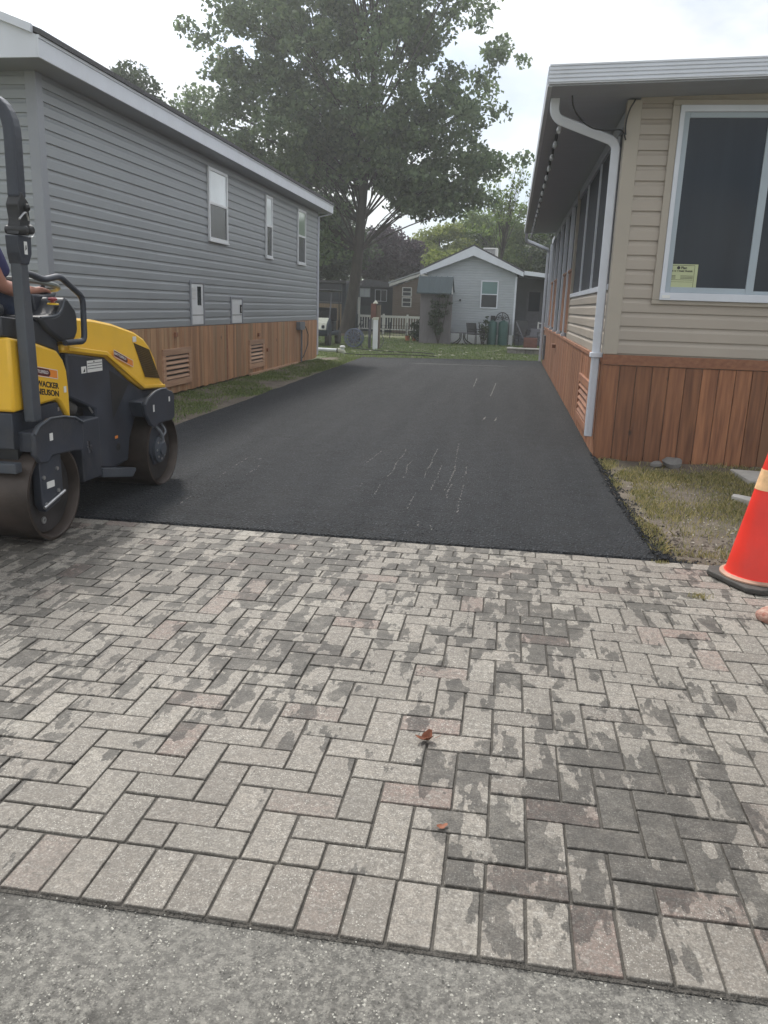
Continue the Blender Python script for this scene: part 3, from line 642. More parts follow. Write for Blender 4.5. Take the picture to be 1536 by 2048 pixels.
# roof: eave fascia, soffit, shingles, rake return
EX, EY0, EY1 = -5.0, 8.5, 22.65
B(LX - 4, EX - .02, EY0 + .02, EY1 - .02, 3.872, 3.89, tone=.5).build('soffit', M['grey_trim'], lh)
fa = MB(); fa.box(EX - .022, EX, EY0, EY1, 3.865, 4.08, .5); fa.box(EX - .002, EX + .012, EY0, EY1, 4.045, 4.078, .5); fa.build('fascia', M['white_trim'], lh, bevel=.003)
s_ = .36; xr = EX - 2.35
rk = MB(); rk.prism([(EX - .023, 3.866), (EX - .45, 3.866), (xr, 3.866 + (2.35 - .45) * s_), (xr, 4.08 + 2.35 * s_), (EX - .023, 4.08)], 'y', EY0, EY0 + .022)
rk.build('rake_board', M['white_trim'], lh, bevel=.003)
rk = MB(); rk.prism([(EX - .4, 3.868), (EX - .4, 3.872), (xr, 4.075 + 2.33 * s_), (xr, 3.868)], 'y', EY0 + .022, EY0 + .04); 
rk = MB(); rk.prism([(EX - .05, 4.085), (xr, 4.085 + 2.30 * s_), (xr, 4.17 + 2.30 * s_), (EX - .05, 4.17)], 'y', EY0 - .05, EY0 - .002); rk.build('rake_drip_edge', M['white_trim'], lh, bevel=.003)
rf = MB(); rf.prism([(EX + .035, 4.075), (EX + .035, 4.128), (xr, 4.17 + 2.385 * s_), (2 * xr - EX - .035, 4.128), (2 * xr - EX - .035, 4.075), (xr, 4.11 + 2.385 * s_)], 'y', EY0 + .0, EY1 + .02)
rf.build('roof', M['shingle'], lh)
for yg in (LY0, LY1 - .02): MB().prism([(LX, 3.893), (LX, 4.19), (xr, 4.955), (2 * xr - LX, 4.19), (2 * xr - LX, 3.893)], 'y', yg, yg + .02).build('gable', M['grey_siding'], lh)
for sg in (1, -1):
    e_ = EX if sg > 0 else 2 * xr - EX
    MB().prism([(e_, 4.060), (e_, 4.070), (xr, 4.953), (xr, 4.943)] if sg > 0 else [(xr, 4.943), (xr, 4.953), (e_, 4.070), (e_, 4.060)], 'y', EY0 + .03, LY0 - .002).build('rake_soffit', M['grey_trim'], lh)
MB().tube([(EX - .06, EY1 + .0, 3.87), (LX + .03, LY1 + .03, 3.75), (LX + .03, LY1 + .03, .1)], .03, 8).build('downspout', M['white_trim'], lh)

# ================================================================ RIGHT HOUSE (tan park model)
RX, RY0, RY1 = .98, 8.69, 24.3
rh = thing('tan_house', 'tan vinyl-sided house with cedar skirting, screened porch and big front window', 'house', (RX + 2, RY0, 0))
MB().box(RX + .02, RX + 5, RY0 + .004, RY0 + .2, .02, 3.49, tone=.5).build('wall', M['tan_trim'], rh)
MB().box(RX + .02, RX + 5, RY0 + .2, RY1, .02, 1.1, tone=.5).build('foundation', M['ink'], rh)
siding('y', RY0, -1, RX + .1, RX + 5, 1.10, 3.595, .1385).build('front_siding', M['tan_siding'], rh)
t_ = MB(); t_.box(RX - .022, RX + .12, RY0 - .022, RY0 + .12, 1.085, 3.485, .5); t_.build('corner_post', M['tan_trim'], rh, bevel=.008)
# front skirt
planks('y', RY0 + .01, -1, RX - .0, RX + 5, -.02, .975, .163, th=.028, gap=.006, tintp=.15).build('front_skirting', M['cedar'], rh, bevel=.003)
B(RX - .02, RX + 5, RY0 - .030, RY0 + .01, .98, 1.083).build('front_skirt_rail', M['cedar_flat'], rh, bevel=.003)
planks('x', RX, -1, RY0 + .03, RY1 - .05, .0, 1.0, .118, th=.022, gap=.004, tintp=.2).build('side_skirting', M['cedar'], rh, bevel=.002)
B(RX - .026, RX, RY0 - .02, RY0 + .03, -.02, 1.0).build('skirt_corner', M['cedar'], rh, bevel=.003)
B(RX - .035, RX + .10, RY0 + .03, RY1 - .05, 1.0, 1.045).build('side_skirt_cap', M['cedar_flat'], rh, bevel=.003)
louvre(rh, 'x', RX, -1, 9.55, 10.98, .14, .72, fw_=.09)
B(RX - .10, RX - .022, 17.6, 17.9, .74, .82).build('wood_block', M['cedar_flat'], rh, bevel=.003)
B(RX - .08, RX - .022, 22.7, 23.1, .2, .85).build('outlet_box', M['meter'], rh, bevel=.006)
# side wall siding under the screens
SY = 14.6
siding('x', RX + .01, -1, RY0 + .12, SY, 1.05, 1.73, .1385).build('side_siding', M['tan_siding'], rh)
B(RX + .012, RX + .08, RY0 + .12, SY, 1.05, 1.73).build('side_wall', M['tan_trim'], rh)
B(RX - .015, RX + .09, SY, SY + .07, 1.05, 3.45, tone=.5).build('side_corner_post', M['tan_trim'], rh)
B(RX - .02, RX + .06, RY0 + .12, SY, 1.73, 1.79).build('screen_sill', M['white_trim'], rh, bevel=.004)
B(RX + .03, RX + .04, RY0 + .12, SY, 1.79, 3.32).build('porch_screen', M['porch_mesh'], rh)
for yy in (9.5, 11.2, 12.95):
    B(RX + .005, RX + .045, yy, yy + .035, 1.79, 3.32).build('screen_bar', M['white_trim'], rh)
B(RX - .0, RX + .06, RY0 + .12, RY1, 3.32, 3.45).build('porch_beam', M['soffit'], rh)
B(RX + .03, RX + .04, SY + .07, RY1, 1.05, 3.32).build('porch_screen', M['porch_mesh'], rh)
for yy in (15.7, 17.3, 19.0, 20.8, 22.6, 24.2):
    p_ = B(RX - .03, RX + .05, yy, yy + .08, 1.05, 3.32).build('porch_post', M['white_trim'], rh, bevel=.005)
    B(RX - .05, RX + .07, yy - .02, yy + .10, 1.046, 1.10).build('post_base', M['white_trim'], p_, bevel=.004)
# cedar pickets of the porch rail
for (ya, yb_) in ((SY + .12, 17.2), (19.1, 22.5)):
    planks('x', RX + .0, 1, ya, yb_, 1.12, 2.18, .10, th=.02, gap=.03).build('picket_rail', M['cedar'], rh)
    B(RX - .02, RX + .03, ya, yb_, 2.18, 2.22).build('rail_cap', M['cedar_flat'], rh)
# large front window
WX0, WX1, WZ0, WZ1 = 1.42, 4.0, 1.66, 3.47
f = MB(); yo = RY0 - .014
f.box(WX0 - .04, WX0 + .03, yo - .03, yo, WZ0 - .02, WZ1 - .04, .5); f.box(WX0 - .04, WX1 + .04, yo - .032, yo, WZ0 - .06, WZ0 - .02, .5); f.box(WX0 - .04, WX1 + .04, yo - .032, yo, WZ1 - .04, WZ1 + .01, .5); f.box(WX1 - .03, WX1 + .04, yo - .03, yo, WZ0 - .02, WZ1 - .04, .5)
wn = f.build('front_window', M['tan_trim'], rh, bevel=.005)
f = MB(); f.box(WX0 + .03, WX0 + .075, yo - .045, yo, WZ0, WZ1 - .04); f.box(WX0 + .03, WX1 - .03, yo - .047, yo, WZ1 - .10, WZ1 - .04); f.box(WX0 + .028, WX1 - .03, yo - .060, yo, WZ0 - .02, WZ0 + .055)
f.build('window_frame', M['white_trim'], wn, bevel=.005)
f = MB(); f.box(WX0 + .076, WX0 + .125, yo - .026, yo, WZ0 + .056, WZ1 - .10); f.box(WX0 + .125, 2.26, yo - .026, yo, WZ0 + .056, WZ0 + .11); f.box(WX0 + .125, 2.26, yo - .026, yo, WZ1 - .15, WZ1 - .10); f.box(2.26, 2.335, yo - .028, yo, WZ0 + .056, WZ1 - .10); f.box(2.335, WX1 - .05, yo - .020, yo, WZ0 + .056, WZ0 + .09); f.box(2.335, WX1 - .05, yo - .020, yo, WZ1 - .13, WZ1 - .10)
f.build('sash', mat('sash', (.36, .42, .47), .4, .05), wn, bevel=.004)
B(WX0 + .125, 2.26, yo - .012, yo - .004, WZ0 + .11, WZ1 - .15).build('window_pane', M['dark_glass'], wn)
B(2.335, WX1 - .05, yo - .010, yo - .004, WZ0 + .09, WZ1 - .13).build('window_pane', M['dark_glass'], wn)
B(1.47, 1.545, yo - .064, yo - .0605, WZ0 + .0, WZ0 + .028).build('window_clip', M['white'], wn)
# notice leaning in the window
pn = thing('window_notice', 'pale green printed permit notice leaning inside the big front window', 'notice', (1.6, yo, 1.75))
px0, px1, pz0, pz1 = 1.50, 1.79, 1.745, 1.99
B(px0, px1, yo - .0165, yo - .0128, pz0, pz1).build('sheet', M['paper'], pn)
f = MB(); yy = yo - .0172
def ln(x0, x1, z, h=.004): f.box(x0, x1, yy, yy + .0006, z, z + h)
ln(px0 + .01, px1 - .03, pz1 - .014); ln(px0 + .01, px1 - .03, pz0 + .012, .005)
f.box(px0 + .012, px0 + .015, yy, yy + .0006, pz0 + .012, pz1 - .014); f.box(px1 - .033, px1 - .03, yy, yy + .0006, pz0 + .012, pz1 - .014)
for z in (.120, .132, .108): ln(px0 + .02, px0 + .085, pz0 + z); ln(px0 + .13, px1 - .04, pz0 + z)
ln(px0 + .02, px1 - .04, pz0 + .094, .003); ln(px0 + .02, px1 - .04, pz0 + .075, .002)
f.lathe([(.001, -.0006), (.016, -.0006), (.016, 0)], (px0 + .105, yy, pz1 - .035), 'y', 16)
f.build('print', M['ink'], pn)
text('Plan', .035, frame_y(px0 + .128, yy - .0002, pz1 - .046), M['ink'], pn, bold=.001)
text('SITE 14  T PARK TRAILER', .020, frame_y(px0 + .022, yy - .0002, pz1 - .073), M['ink'], pn, bold=.0008)
# roof slab, fascia, soffit
FX, FY = .19, 8.12
sl = .028
def rzx(x): return 3.49 + (x - FX) * sl
f = MB(); x1 = RX + 5.2
f.prism([(FX, rzx(FX)), (x1, rzx(x1)), (x1, rzx(x1) + .158), (FX, rzx(FX) + .158)], 'y', FY, FY + .03)
for k, hh in enumerate((.012, .046, .08, .112, .144)):
    f.prism([(FX - .004, rzx(FX) + hh), (x1, rzx(x1) + hh), (x1, rzx(x1) + hh + .016), (FX - .004, rzx(FX) + hh + .016)], 'y', FY - .009, FY + .001)
f.build('front_fascia', M['white_trim'], rh, bevel=.002)
MB().prism([(FX, 3.478), (x1, 3.478 + (x1 - FX) * sl), (x1, 3.495 + (x1 - FX) * sl), (FX, 3.495)], 'y', FY + .03, RY1 - 1.4).build('porch_soffit', M['soffit'], rh)
MB().prism([(FX + .02, 3.50), (x1, 3.50 + (x1 - FX) * sl), (x1, 3.63 + (x1 - FX) * sl), (FX + .02, 3.63)], 'y', FY + .031, RY1 - 1.4).build('roof', M['charcoal_light'], rh)
gt = MB(); gt.prism([(FX - .01, 3.47), (FX - .075, 3.49), (FX - .085, 3.60), (FX - .065, 3.645), (FX - .01, 3.645)], 'y', FY, RY1 - 1.4); 
gt = MB(); gt.prism([(FX + .03, 3.475), (FX - .01, 3.475), (FX - .02, 3.56), (FX - .012, 3.645), (FX + .03, 3.645)], 'y', FY + .031, RY1 - 1.4); gt.build('gutter', M['white_trim'], rh, bevel=.003)
# downspouts
def dspout(pts, parent): 
    return MB().tube(pts, .062, 4, flat=(1.0, .82)).build('downspout', M['white_trim'], parent, bevel=.010)
def smoothp(pts, k=3):
    P = [Vector(p) for p in pts]
    for _ in range(k):
        Q = [P[0]]
        for a, c in zip(P, P[1:]): Q += [a.lerp(c, .25), a.lerp(c, .75)]
        P = Q + [P[-1]]
    return P
def elbow(pts, r=.09, n=6):
    P = [Vector(p) for p in pts]; o = [P[0]]
    for a, b_, c in zip(P, P[1:], P[2:]):
        u = (a - b_).normalized(); v = (c - b_).normalized(); s0, s1 = b_ + u * r, b_ + v * r
        for i in range(n + 1):
            t = i / n; o.append(s0.lerp(b_, t).lerp(b_.lerp(s1, t), t))
    return o + [P[-1]]
dsx = RX - .075
d1 = dspout(elbow([(.27, 8.62, 3.50), (.27, 8.64, 3.32), (dsx, 8.84, 3.14), (dsx, 8.84, .20)]), rh)
B(dsx - .062, dsx + .062, 8.775, 8.905, 1.04, 1.09).build('spout_joint', M['white_trim'], d1, bevel=.006)
MB().tube([(dsx - .03, 8.77, 1.04), (dsx - .03, 8.77, .24)], .006, 6).build('spout_rib', M['white_trim'], d1)
d2 = dspout(elbow([(.24, 22.7, 3.50), (.24, 22.9, 3.3), (dsx - .02, 23.9, 3.14), (dsx - .02, 23.95, .08)]), rh)
# cable looping under the soffit
cb = MB().tube(smoothp([(.42, 8.45, 3.47), (.44, 8.50, 3.36), (.60, 8.60, 3.22), (.80, 8.64, 3.20), (.93, 8.62, 3.22), (.97, 8.64, 3.12)]), .008, 6)
cb.tube(smoothp([(.96, 8.6, 3.16), (.95, 8.62, 3.25), (.97, 8.62, 3.38), (1.02, 8.60, 3.47)]), .008, 6)
tag(cb.build('hanging_cable', M['ink'], smooth=True), 'black cable looping under the soffit behind the curved downspout', 'cable')
# string lights
sl_ = thing('string_lights', 'string of clear bulbs hung under the soffit edge of the tan house', 'string lights', (.36, 9.0, 3.47))
P = []; n = 17; ybs = [9.25 + i * .80 for i in range(n)]
for i, y in enumerate(ybs):
    P += [(.36, y, 3.44), (.36, y + .4, 3.40)]
MB().tube(smoothp(P, 1), .007, 6).build('wire', M['ink'], sl_, smooth=True)
for i, y in enumerate(ybs):
    MB().tube([(.36, y, 3.44), (.355, y, 3.37)], .018, 8).build('socket', M['ink'], sl_, smooth=True)
    MB().lathe([(.002, -.085), (.020, -.075), (.030, -.052), (.028, -.030), (.014, 0)], (.355, y, 3.372), 'z', 12).build('bulb', M['bulb'], sl_, smooth=True)

# ================================================================ ROAD ROLLER
ro = thing('road_roller', 'yellow and charcoal tandem road roller at the left edge of the driveway', 'road roller', (-3.25, 5.3, 0))
def drum(yc):
    c = (-2.75, yc, .302)
    d = MB().lathe([(.0, -.075), (.262, -.075), (.276, -.012), (.282, .0), (.300, -.003), (.300, -.997), (.282, -1.0), (.276, -.988), (.262, -.925), (0, -.925)], c, 'x', 72)
    d = d.build('drum', M['steel'], ro, smooth=True)
    MB().lathe([(.0, -.060), (.255, -.060), (.258, -.0745)], c, 'x', 64).build('drum_side_plate', M['steel_side'], d, smooth=True)
    return d
dn1 = drum(4.52); dn2 = drum(6.14)
# drum hub brackets
def plate(name, pts, x0, x1, m, parent=ro, bevel=.006): return MB().prism(pts, 'x', x0, x1).build(name, M[m], parent, bevel=bevel, smooth=True)
nb = plate('drum_bracket', [(4.36, .62), (4.36, .26), (4.40, .20), (4.56, .24), (4.60, .30), (4.60, .62)], -2.80, -2.745, 'charcoal')
B(-2.744, -2.740, 4.42, 4.50, .345, .385).build('bracket_label', M['white'], nb)
f = MB()
for yy, zz in ((4.39, .42), (4.54, .45), (4.54, .31), (4.40, .25)): MB().lathe([(.012, 0), (.012, .010), (0, .012)], (-2.745, yy, zz), 'x', 10).build('bolt', M['bright_metal'], nb, smooth=True)
MB().tube([(-2.74, 4.37, .235), (-2.735, 4.60, .295)], .010, 8).build('bracket_rod', M['bright_metal'], nb, smooth=True)
MB().lathe([(.010, 0), (.022, 0), (.022, .008), (.012, .010), (.010, 0)], (-2.81, 4.46, .13), 'x', 16).build('lifting_eye', M['bright_metal'], nb, smooth=True)
fb = plate('drum_bracket', [(6.00, .55), (5.98, .30), (6.06, .18), (6.20, .18), (6.26, .30), (6.24, .55)], -2.86, -2.795, 'charcoal')
MB().lathe([(.11, 0), (.11, .02), (.05, .035), (.05, .05), (0, .05)], (-2.795, 6.14, .302), 'x', 24).build('hub_motor', M['charcoal_light'], fb, smooth=True)
f = MB()
for k in range(8): MB().lathe([(.010, 0), (.010, .010), (0, .012)], (-2.775, 6.14 + .08 * math.cos(k * .785), .302 + .08 * math.sin(k * .785)), 'x', 8).build('bolt', M['bright_metal'], fb, smooth=True)
f = MB(); f.tube(smoothp([(-2.79, 6.08, .50), (-2.75, 6.12, .44), (-2.76, 6.16, .36), (-2.77, 6.12, .32)]), .012, 8); f.tube(smoothp([(-2.79, 6.20, .50), (-2.74, 6.19, .44), (-2.76, 6.13, .40)]), .010, 8); f.build('hydraulic_hose', M['meter'], fb, smooth=True)
# fender plates
NF = [(4.285, .70), (4.34, .745), (4.46, .775), (4.61, .768), (4.74, .745), (4.84, .70), (4.845, .60), (4.82, .52), (4.65, .535), (4.46, .545), (4.42, .51), (4.33, .52), (4.285, .57)]
nf = plate('drum_fender', NF, -2.745, -2.715, 'charcoal', bevel=.010)
lp = MB(); lp.tube([(-2.713, p[0], p[1]) for p in NF[:6]], .008, 6); lp.build('fender_rim', M['charcoal_light'], nf, smooth=True)
B(-2.7148, -2.713, 4.44, 4.475, .64, .685).build('fender_label', M['white'], nf)
plate('fender_arm', [(4.35, .58), (4.35, .70), (4.75, .70), (4.75, .58)], -3.0, -2.745, 'charcoal', nf)
FF = [(5.80, .70), (5.86, .745), (5.99, .785), (6.10, .795), (6.20, .79), (6.33, .755), (6.36, .72), (6.36, .54), (6.30, .52), (6.03, .525), (5.98, .50), (5.90, .53), (5.82, .62)]
ff = plate('drum_fender', FF, -2.765, -2.735, 'charcoal', bevel=.010)
lp = MB(); lp.tube([(-2.733, p[0], p[1]) for p in FF[:5]], .008, 6); lp.build('fender_rim', M['charcoal_light'], ff, smooth=True)
B(-2.7348, -2.733, 5.94, 5.965, .63, .685).build('fender_label', M['white'], ff); B(-2.7348, -2.733, 6.24, 6.265, .68, .72).build('fender_label', M['white'], ff)
plate('fender_arm', [(5.85, .60), (5.80, .72), (6.30, .74), (6.30, .60)], -3.0, -2.765, 'charcoal', ff)
# rear body
def taper(o, z0, k, xc=-3.25):
    for v in o.data.vertices:
        if v.co.z > z0: v.co.x = xc + (v.co.x - xc) * (1 - k * (v.co.z - z0))
    return o
rb = plate('rear_cover', [(4.30, 1.255), (4.57, 1.215), (4.80, 1.157), (4.87, 1.095), (4.905, 1.02), (4.915, .90), (4.915, .705), (4.885, .715), (4.80, .825), (4.76, .845), (4.30, .82)], -3.66, -2.84, 'yellow', bevel=.018)
plate('rear_frame', [(4.30, .815), (4.79, .83), (4.88, .71), (4.88, .56), (4.30, .60)], -3.64, -2.86, 'charcoal')
B(-3.64, -2.86, 4.33, 4.8, .45, .60).build('rear_frame_lower', M['black'], ro)
ss = plate('seat_shell', [(4.29, 1.26), (4.29, 1.372), (4.58, 1.345), (4.70, 1.33), (4.80, 1.285), (4.862, 1.21), (4.90, 1.07), (4.875, 1.10), (4.81, 1.162), (4.57, 1.22)], -3.62, -2.87, 'seat_black', bevel=.028)
st_ = B(-3.52, -3.05, 4.15, 4.62, 1.36, 1.44).build('seat', M['seat_black'], ro, bevel=.03)
B(-3.50, -3.07, 4.05, 4.16, 1.40, 1.95).build('backrest', M['seat_black'], ro, bevel=.04)
bm_ = MB(); bm_.box(-3.72, -2.80, 4.20, 4.27, .475, .535); bm_.build('rear_bumper', M['charcoal_light'], ro, bevel=.006)
B(-3.60, -2.9, 4.27, 4.34, .46, .50).build('scraper_bar', M['black'], ro)
# lettering and stickers
text('WACKER', .050, frame_x(-2.8385, 4.545, .957, 1, -.17), M['ink'], rb, bold=.0013, width=.245)
text('NEUSON', .050, frame_x(-2.8385, 4.545, .908, 1, -.17), M['ink'], rb, bold=.0013, width=.240)
def skewed(name, x, y0, z0, ly, h, slope, m, parent, t=.0008):
    return MB().prism([(y0, z0), (y0 + ly, z0 + slope * ly), (y0 + ly, z0 + slope * ly + h), (y0, z0 + h)], 'x', x, x + t).build(name, M[m], parent)
def hire_sticker(x, y0, z0, ly, h, sl2, parent):
    s_ = skewed('sticker', x, y0, z0, ly, h, sl2, 'orange', parent)
    f = MB(); b_ = .004
    for (a, c, d, e) in ((0, ly, 0, b_), (0, ly, h - b_, b_)): f.prism([(y0 + a, z0 + d + sl2 * a), (y0 + c, z0 + d + sl2 * c), (y0 + c, z0 + d + e + sl2 * c), (y0 + a, z0 + d + e + sl2 * a)], 'x', x + .0009, x + .0014)
    f.prism([(y0 + ly - b_, z0 + sl2 * ly), (y0 + ly, z0 + sl2 * ly), (y0 + ly, z0 + h + sl2 * ly), (y0 + ly - b_, z0 + h + sl2 * ly)], 'x', x + .0009, x + .0014)
    f.prism([(y0, z0), (y0 + b_, z0), (y0 + b_, z0 + h), (y0, z0 + h)], 'x', x + .0009, x + .0014)
    f.build('sticker_border', M['white'], s_)
    k = ly * .64; f = MB(); f.prism([(y0 + b_, z0 + b_ + .002), (y0 + k, z0 + b_ + .002 + sl2 * k), (y0 + k + .018, z0 + h * .35 + sl2 * (k + .018)), (y0 + k + .018, z0 + h * .65 + sl2 * (k + .018)), (y0 + k, z0 + h - b_ - .002 + sl2 * k), (y0 + b_, z0 + h - b_ - .002)], 'x', x + .0009, x + .0013); f.build('sticker_field', M['maroon'], s_)
    text('BATTLEFIELD', h * .46, frame_x(x + .0015, y0 + .012, z0 + h * .34, 1, sl2), M['white'], s_, bold=.0003, width=k - .016)
hire_sticker(-2.8385, 4.50, 1.025, .285, .058, -.17, rb)
B(-2.8385, -2.837, 4.845, 4.875, .885, .925).build('sticker_arrow', M['white'], rb)
f = MB(); f.box(-2.8595, -2.857, 4.79, 4.81, .77, .795); f.box(-2.8595, -2.857, 4.83, 4.85, .70, .72); f.build('bolts', M['bright_metal'], ro)
# protective frame (roll bar)
def rops(side):
    x0, x1 = (-2.825, -2.76) if side > 0 else (-3.74, -3.675)
    xm = (x0 + x1) / 2
    p_ = MB().prism([(4.365, .76), (4.45, .76), (4.445, 1.20), (4.425, 1.69), (4.35, 1.69), (4.355, 1.20)], 'x', x0, x1).build('roll_bar_post', M['charcoal_light'], ro, bevel=.008)
    MB().prism([(4.35, 1.66), (4.425, 1.66), (4.46, 1.72), (4.465, 1.815), (4.33, 1.815), (4.335, 1.72)], 'x', x0 - .006, x1 + .008).build('hinge_bracket', M['charcoal'], p_, bevel=.006)
    f = MB(); f.prism([(4.345, 1.82), (4.45, 1.82), (4.468, 1.90), (4.465, 2.0), (4.40, 2.05), (4.36, 1.98), (4.375, 1.90)], 'x', x0 - .004, x1 + .006)
    f.lathe([(.024, -.02), (.024, .10), (.016, .11), (0, .11)], (x0, 4.375, 1.845), 'x', 14); f.lathe([(.026, -.02), (.026, .10), (.018, .11), (0, .11)], (x0, 4.43, 1.85), 'x', 14); f.lathe([(.02, -.02), (.02, .09), (0, .10)], (x0, 4.43, 1.97), 'x', 14)
    f.build('hinge', M['black'], p_, bevel=.004, smooth=True)
    if side > 0:
        f = MB(); f.tube(smoothp([(x1 + .02, 4.34, 1.90), (x1 + .02, 4.40, 1.945), (x1 + .02, 4.42, 1.93), (x1 + .02, 4.43, 1.90)]), .006, 6)
        f.tube([(x1 + .02, 4.44 + .035 * math.cos(t), 1.845 + .035 * math.sin(t)) for t in np.linspace(-1.5, 1.8, 10)], .0035, 6)
        g2 = f; g2.v, g2.f = g2.v, g2.f; g2.build('lock_pin', M['bright_metal'], p_, smooth=True)
        lb = B(x1 + .0085, x1 + .0095, 4.385, 4.415, 1.715, 1.785).build('post_label', M['white'], p_); MB().prism([(4.393, 1.735), (4.408, 1.745), (4.404, 1.77), (4.397, 1.76)], 'x', x1 + .0096, x1 + .010).build('label_mark', M['ink'], lb)
rops(1); rops(-1)
ya = 4.43
arc = elbow([(-2.795, ya - .01, 2.02), (-2.795, ya, 2.54), (-3.705, ya, 2.54), (-3.705, ya - .01, 2.02)], r=.20, n=9)
MB().tube(arc, .058, 4, flat=(.85, 1.0)).build('roll_bar_hoop', M['charcoal'], ro, bevel=.012)
# console, wheel, rails
co_ = plate('console', [(4.86, 1.37), (4.83, 1.50), (4.96, 1.495), (5.13, 1.515), (5.10, 1.485), (5.08, 1.40), (5.08, 1.26), (5.08, 1.205), (5.07, 1.19), (5.07, .85), (4.98, .85), (4.95, 1.19)], -3.50, -3.0, 'seat_black', bevel=.022)
co_.data.materials[0] = M['charcoal']
plate('console_cover', [(4.62, 1.365), (4.80, 1.372), (4.85, 1.385), (4.90, 1.43), (4.925, 1.475), (4.965, 1.486), (5.06, 1.41), (5.078, 1.37), (5.078, 1.27), (5.03, 1.215), (4.88, 1.203), (4.72, 1.28)], -3.52, -2.84, 'seat_black', co_, bevel=.022)
MB().tube(smoothp([(-2.838, 4.64, 1.362), (-2.838, 4.82, 1.368), (-2.838, 4.89, 1.41), (-2.838, 4.925, 1.48)]), .006, 6).build('console_trim', M['charcoal_light'], co_, smooth=True)
MB().lathe([(.036, 0), (.036, .008), (.026, .012)], (-2.885, 4.865, 1.436), 'z', 20).build('stop_button_ring', M['sticker_yellow'], co_, smooth=True)
MB().lathe([(.014, .01), (.014, .024), (.027, .028), (.028, .038), (.020, .046), (0, .048)], (-2.885, 4.865, 1.436), 'z', 20).build('stop_button', M['red'], co_, smooth=True)
sw = MB(); cc = Vector((-3.17, 5.06, 1.560)); Rm = Matrix.Rotation(R(-9), 3, 'X')
sw.tube([cc + Rm @ Vector((.185 * math.cos(t), .185 * math.sin(t), 0)) for t in np.linspace(0, 2 * math.pi, 33)], .018, 8, cap=False)
for t in (0.5, 2.6, 4.7): sw.tube([cc + Rm @ Vector((.185 * math.cos(t), .185 * math.sin(t), 0)), cc + Vector((0, .0, -.03))], .010, 6)
sw.tube([cc + Vector((0, 0, -.02)), cc + Vector((0, .03, -.12))], .022, 10)
sw.build('steering_wheel', mat('wheel_grip', (.16, .18, .17), .5, .1, 5), ro, smooth=True)
for xx in (-2.80, -3.70):
    pth = elbow([(xx, 4.36, 1.615), (xx, 4.50, 1.612), (xx, 4.635, 1.583), (xx, 4.818, 1.612), (xx, 5.085, 1.488), (xx, 5.075, 1.205), (xx, 4.83, 1.205)], r=.05, n=5)
    MB().tube(pth, .0195, 10).build('hand_rail', M['charcoal'], ro, smooth=True)
MB().tube(smoothp([(-3.06, 5.0, 1.49), (-3.06, 5.04, 1.52), (-3.055, 5.05, 1.56)]), .014, 8).build('drive_lever', M['black'], co_, smooth=True)
# engine hood and front body
hd = plate('engine_hood', [(4.93, 1.135), (4.93, 1.185), (5.085, 1.195), (5.09, 1.350), (5.12, 1.354), (5.40, 1.338), (5.67, 1.305), (5.99, 1.24), (6.13, 1.185), (6.21, 1.12), (6.27, 1.02), (6.355, .84), (6.43, .80), (6.43, .765), (6.04, .79), (5.82, .885), (5.47, 1.075)], -3.65, -2.85, 'yellow', bevel=.022)
for v in hd.data.vertices:
    if v.co.z > 1.0: v.co.x = -3.25 + (v.co.x + 3.25) * (1 - .42 * (v.co.z - 1.0))
MB().prism([(4.95, 1.145), (5.45, 1.088), (6.03, .80), (6.425, .775), (6.425, .800), (6.045, .828), (5.455, 1.118), (4.95, 1.178)], 'x', -2.852, -2.838).build('hood_ridge', M['yellow'], hd, bevel=.006)
gr = MB()
def hx(z): return -3.25 + .4 * (1 - .42 * max(0, z - 1.0)) + .0015
def gpt(u, v):   # u along, v down
    a = Vector((hx(1.155), 5.945, 1.155)).lerp(Vector((hx(1.10), 6.185, 1.095)), u); c = Vector((hx(.89), 6.065, .89)).lerp(Vector((hx(.86), 6.325, .86)), u); return a.lerp(c, v)
gr.add([gpt(0, 0), gpt(1, 0), gpt(1, 1), gpt(0, 1)], [(0, 3, 2, 1)])
gq = gr.build('grille', M['ink'], hd)
gr = MB()
for k in range(15): gr.tube([gpt(k / 14, 0) + Vector((.003, 0, 0)), gpt(k / 14, 1) + Vector((.003, 0, 0))], .0028, 4)
for k in range(17): gr.tube([gpt(0, k / 16) + Vector((.003, 0, 0)), gpt(1, k / 16) + Vector((.003, 0, 0))], .0028, 4)
gr.build('grille_mesh', mat('grille_bronze', (.13, .085, .03), .5, .2, 20, metal=.3), gq)
hire_sticker(hx(1.0) + .003, 5.56, 1.075, .30, .052, -.32, hd).__class__
B(hx(1.18) + .004, hx(1.18) + .006, 5.93, 5.99, 1.165, 1.205).build('hood_label', M['white'], hd)
fbd = plate('front_body', [(4.96, .84), (4.96, 1.13), (5.47, 1.07), (5.82, .88), (6.04, .785), (6.40, .765), (6.36, .70), (6.03, .70), (5.90, .58), (5.80, .44), (5.755, .27), (5.52, .255), (5.30, .30), (5.30, .72)], -3.64, -2.868, 'charcoal', bevel=.014)
plate('side_recess', [(5.52, .98), (5.54, .62), (5.82, .86)], -2.868, -2.8665, 'black', fbd)
f = MB(); f.box(-2.8675, -2.866, 5.21, 5.42, .985, 1.065); s2 = f.build('data_label', M['white'], fbd)
f = MB()
for z in (1.008, 1.026, 1.044): f.box(-2.866, -2.8655, 5.215, 5.415, z, z + .004)
f.prism([(5.29, 1.052), (5.305, 1.062), (5.315, 1.052)], 'x', -2.866, -2.8655); f.build('label_lines', M['ink'], s2)
s2 = B(-2.8675, -2.866, 5.13, 5.195, .985, 1.03).build('pictogram_label', M['white'], fbd); MB().prism([(5.15, .992), (5.178, .992), (5.178, 1.02)], 'x', -2.866, -2.8655).build('label_mark', M['ink'], s2)
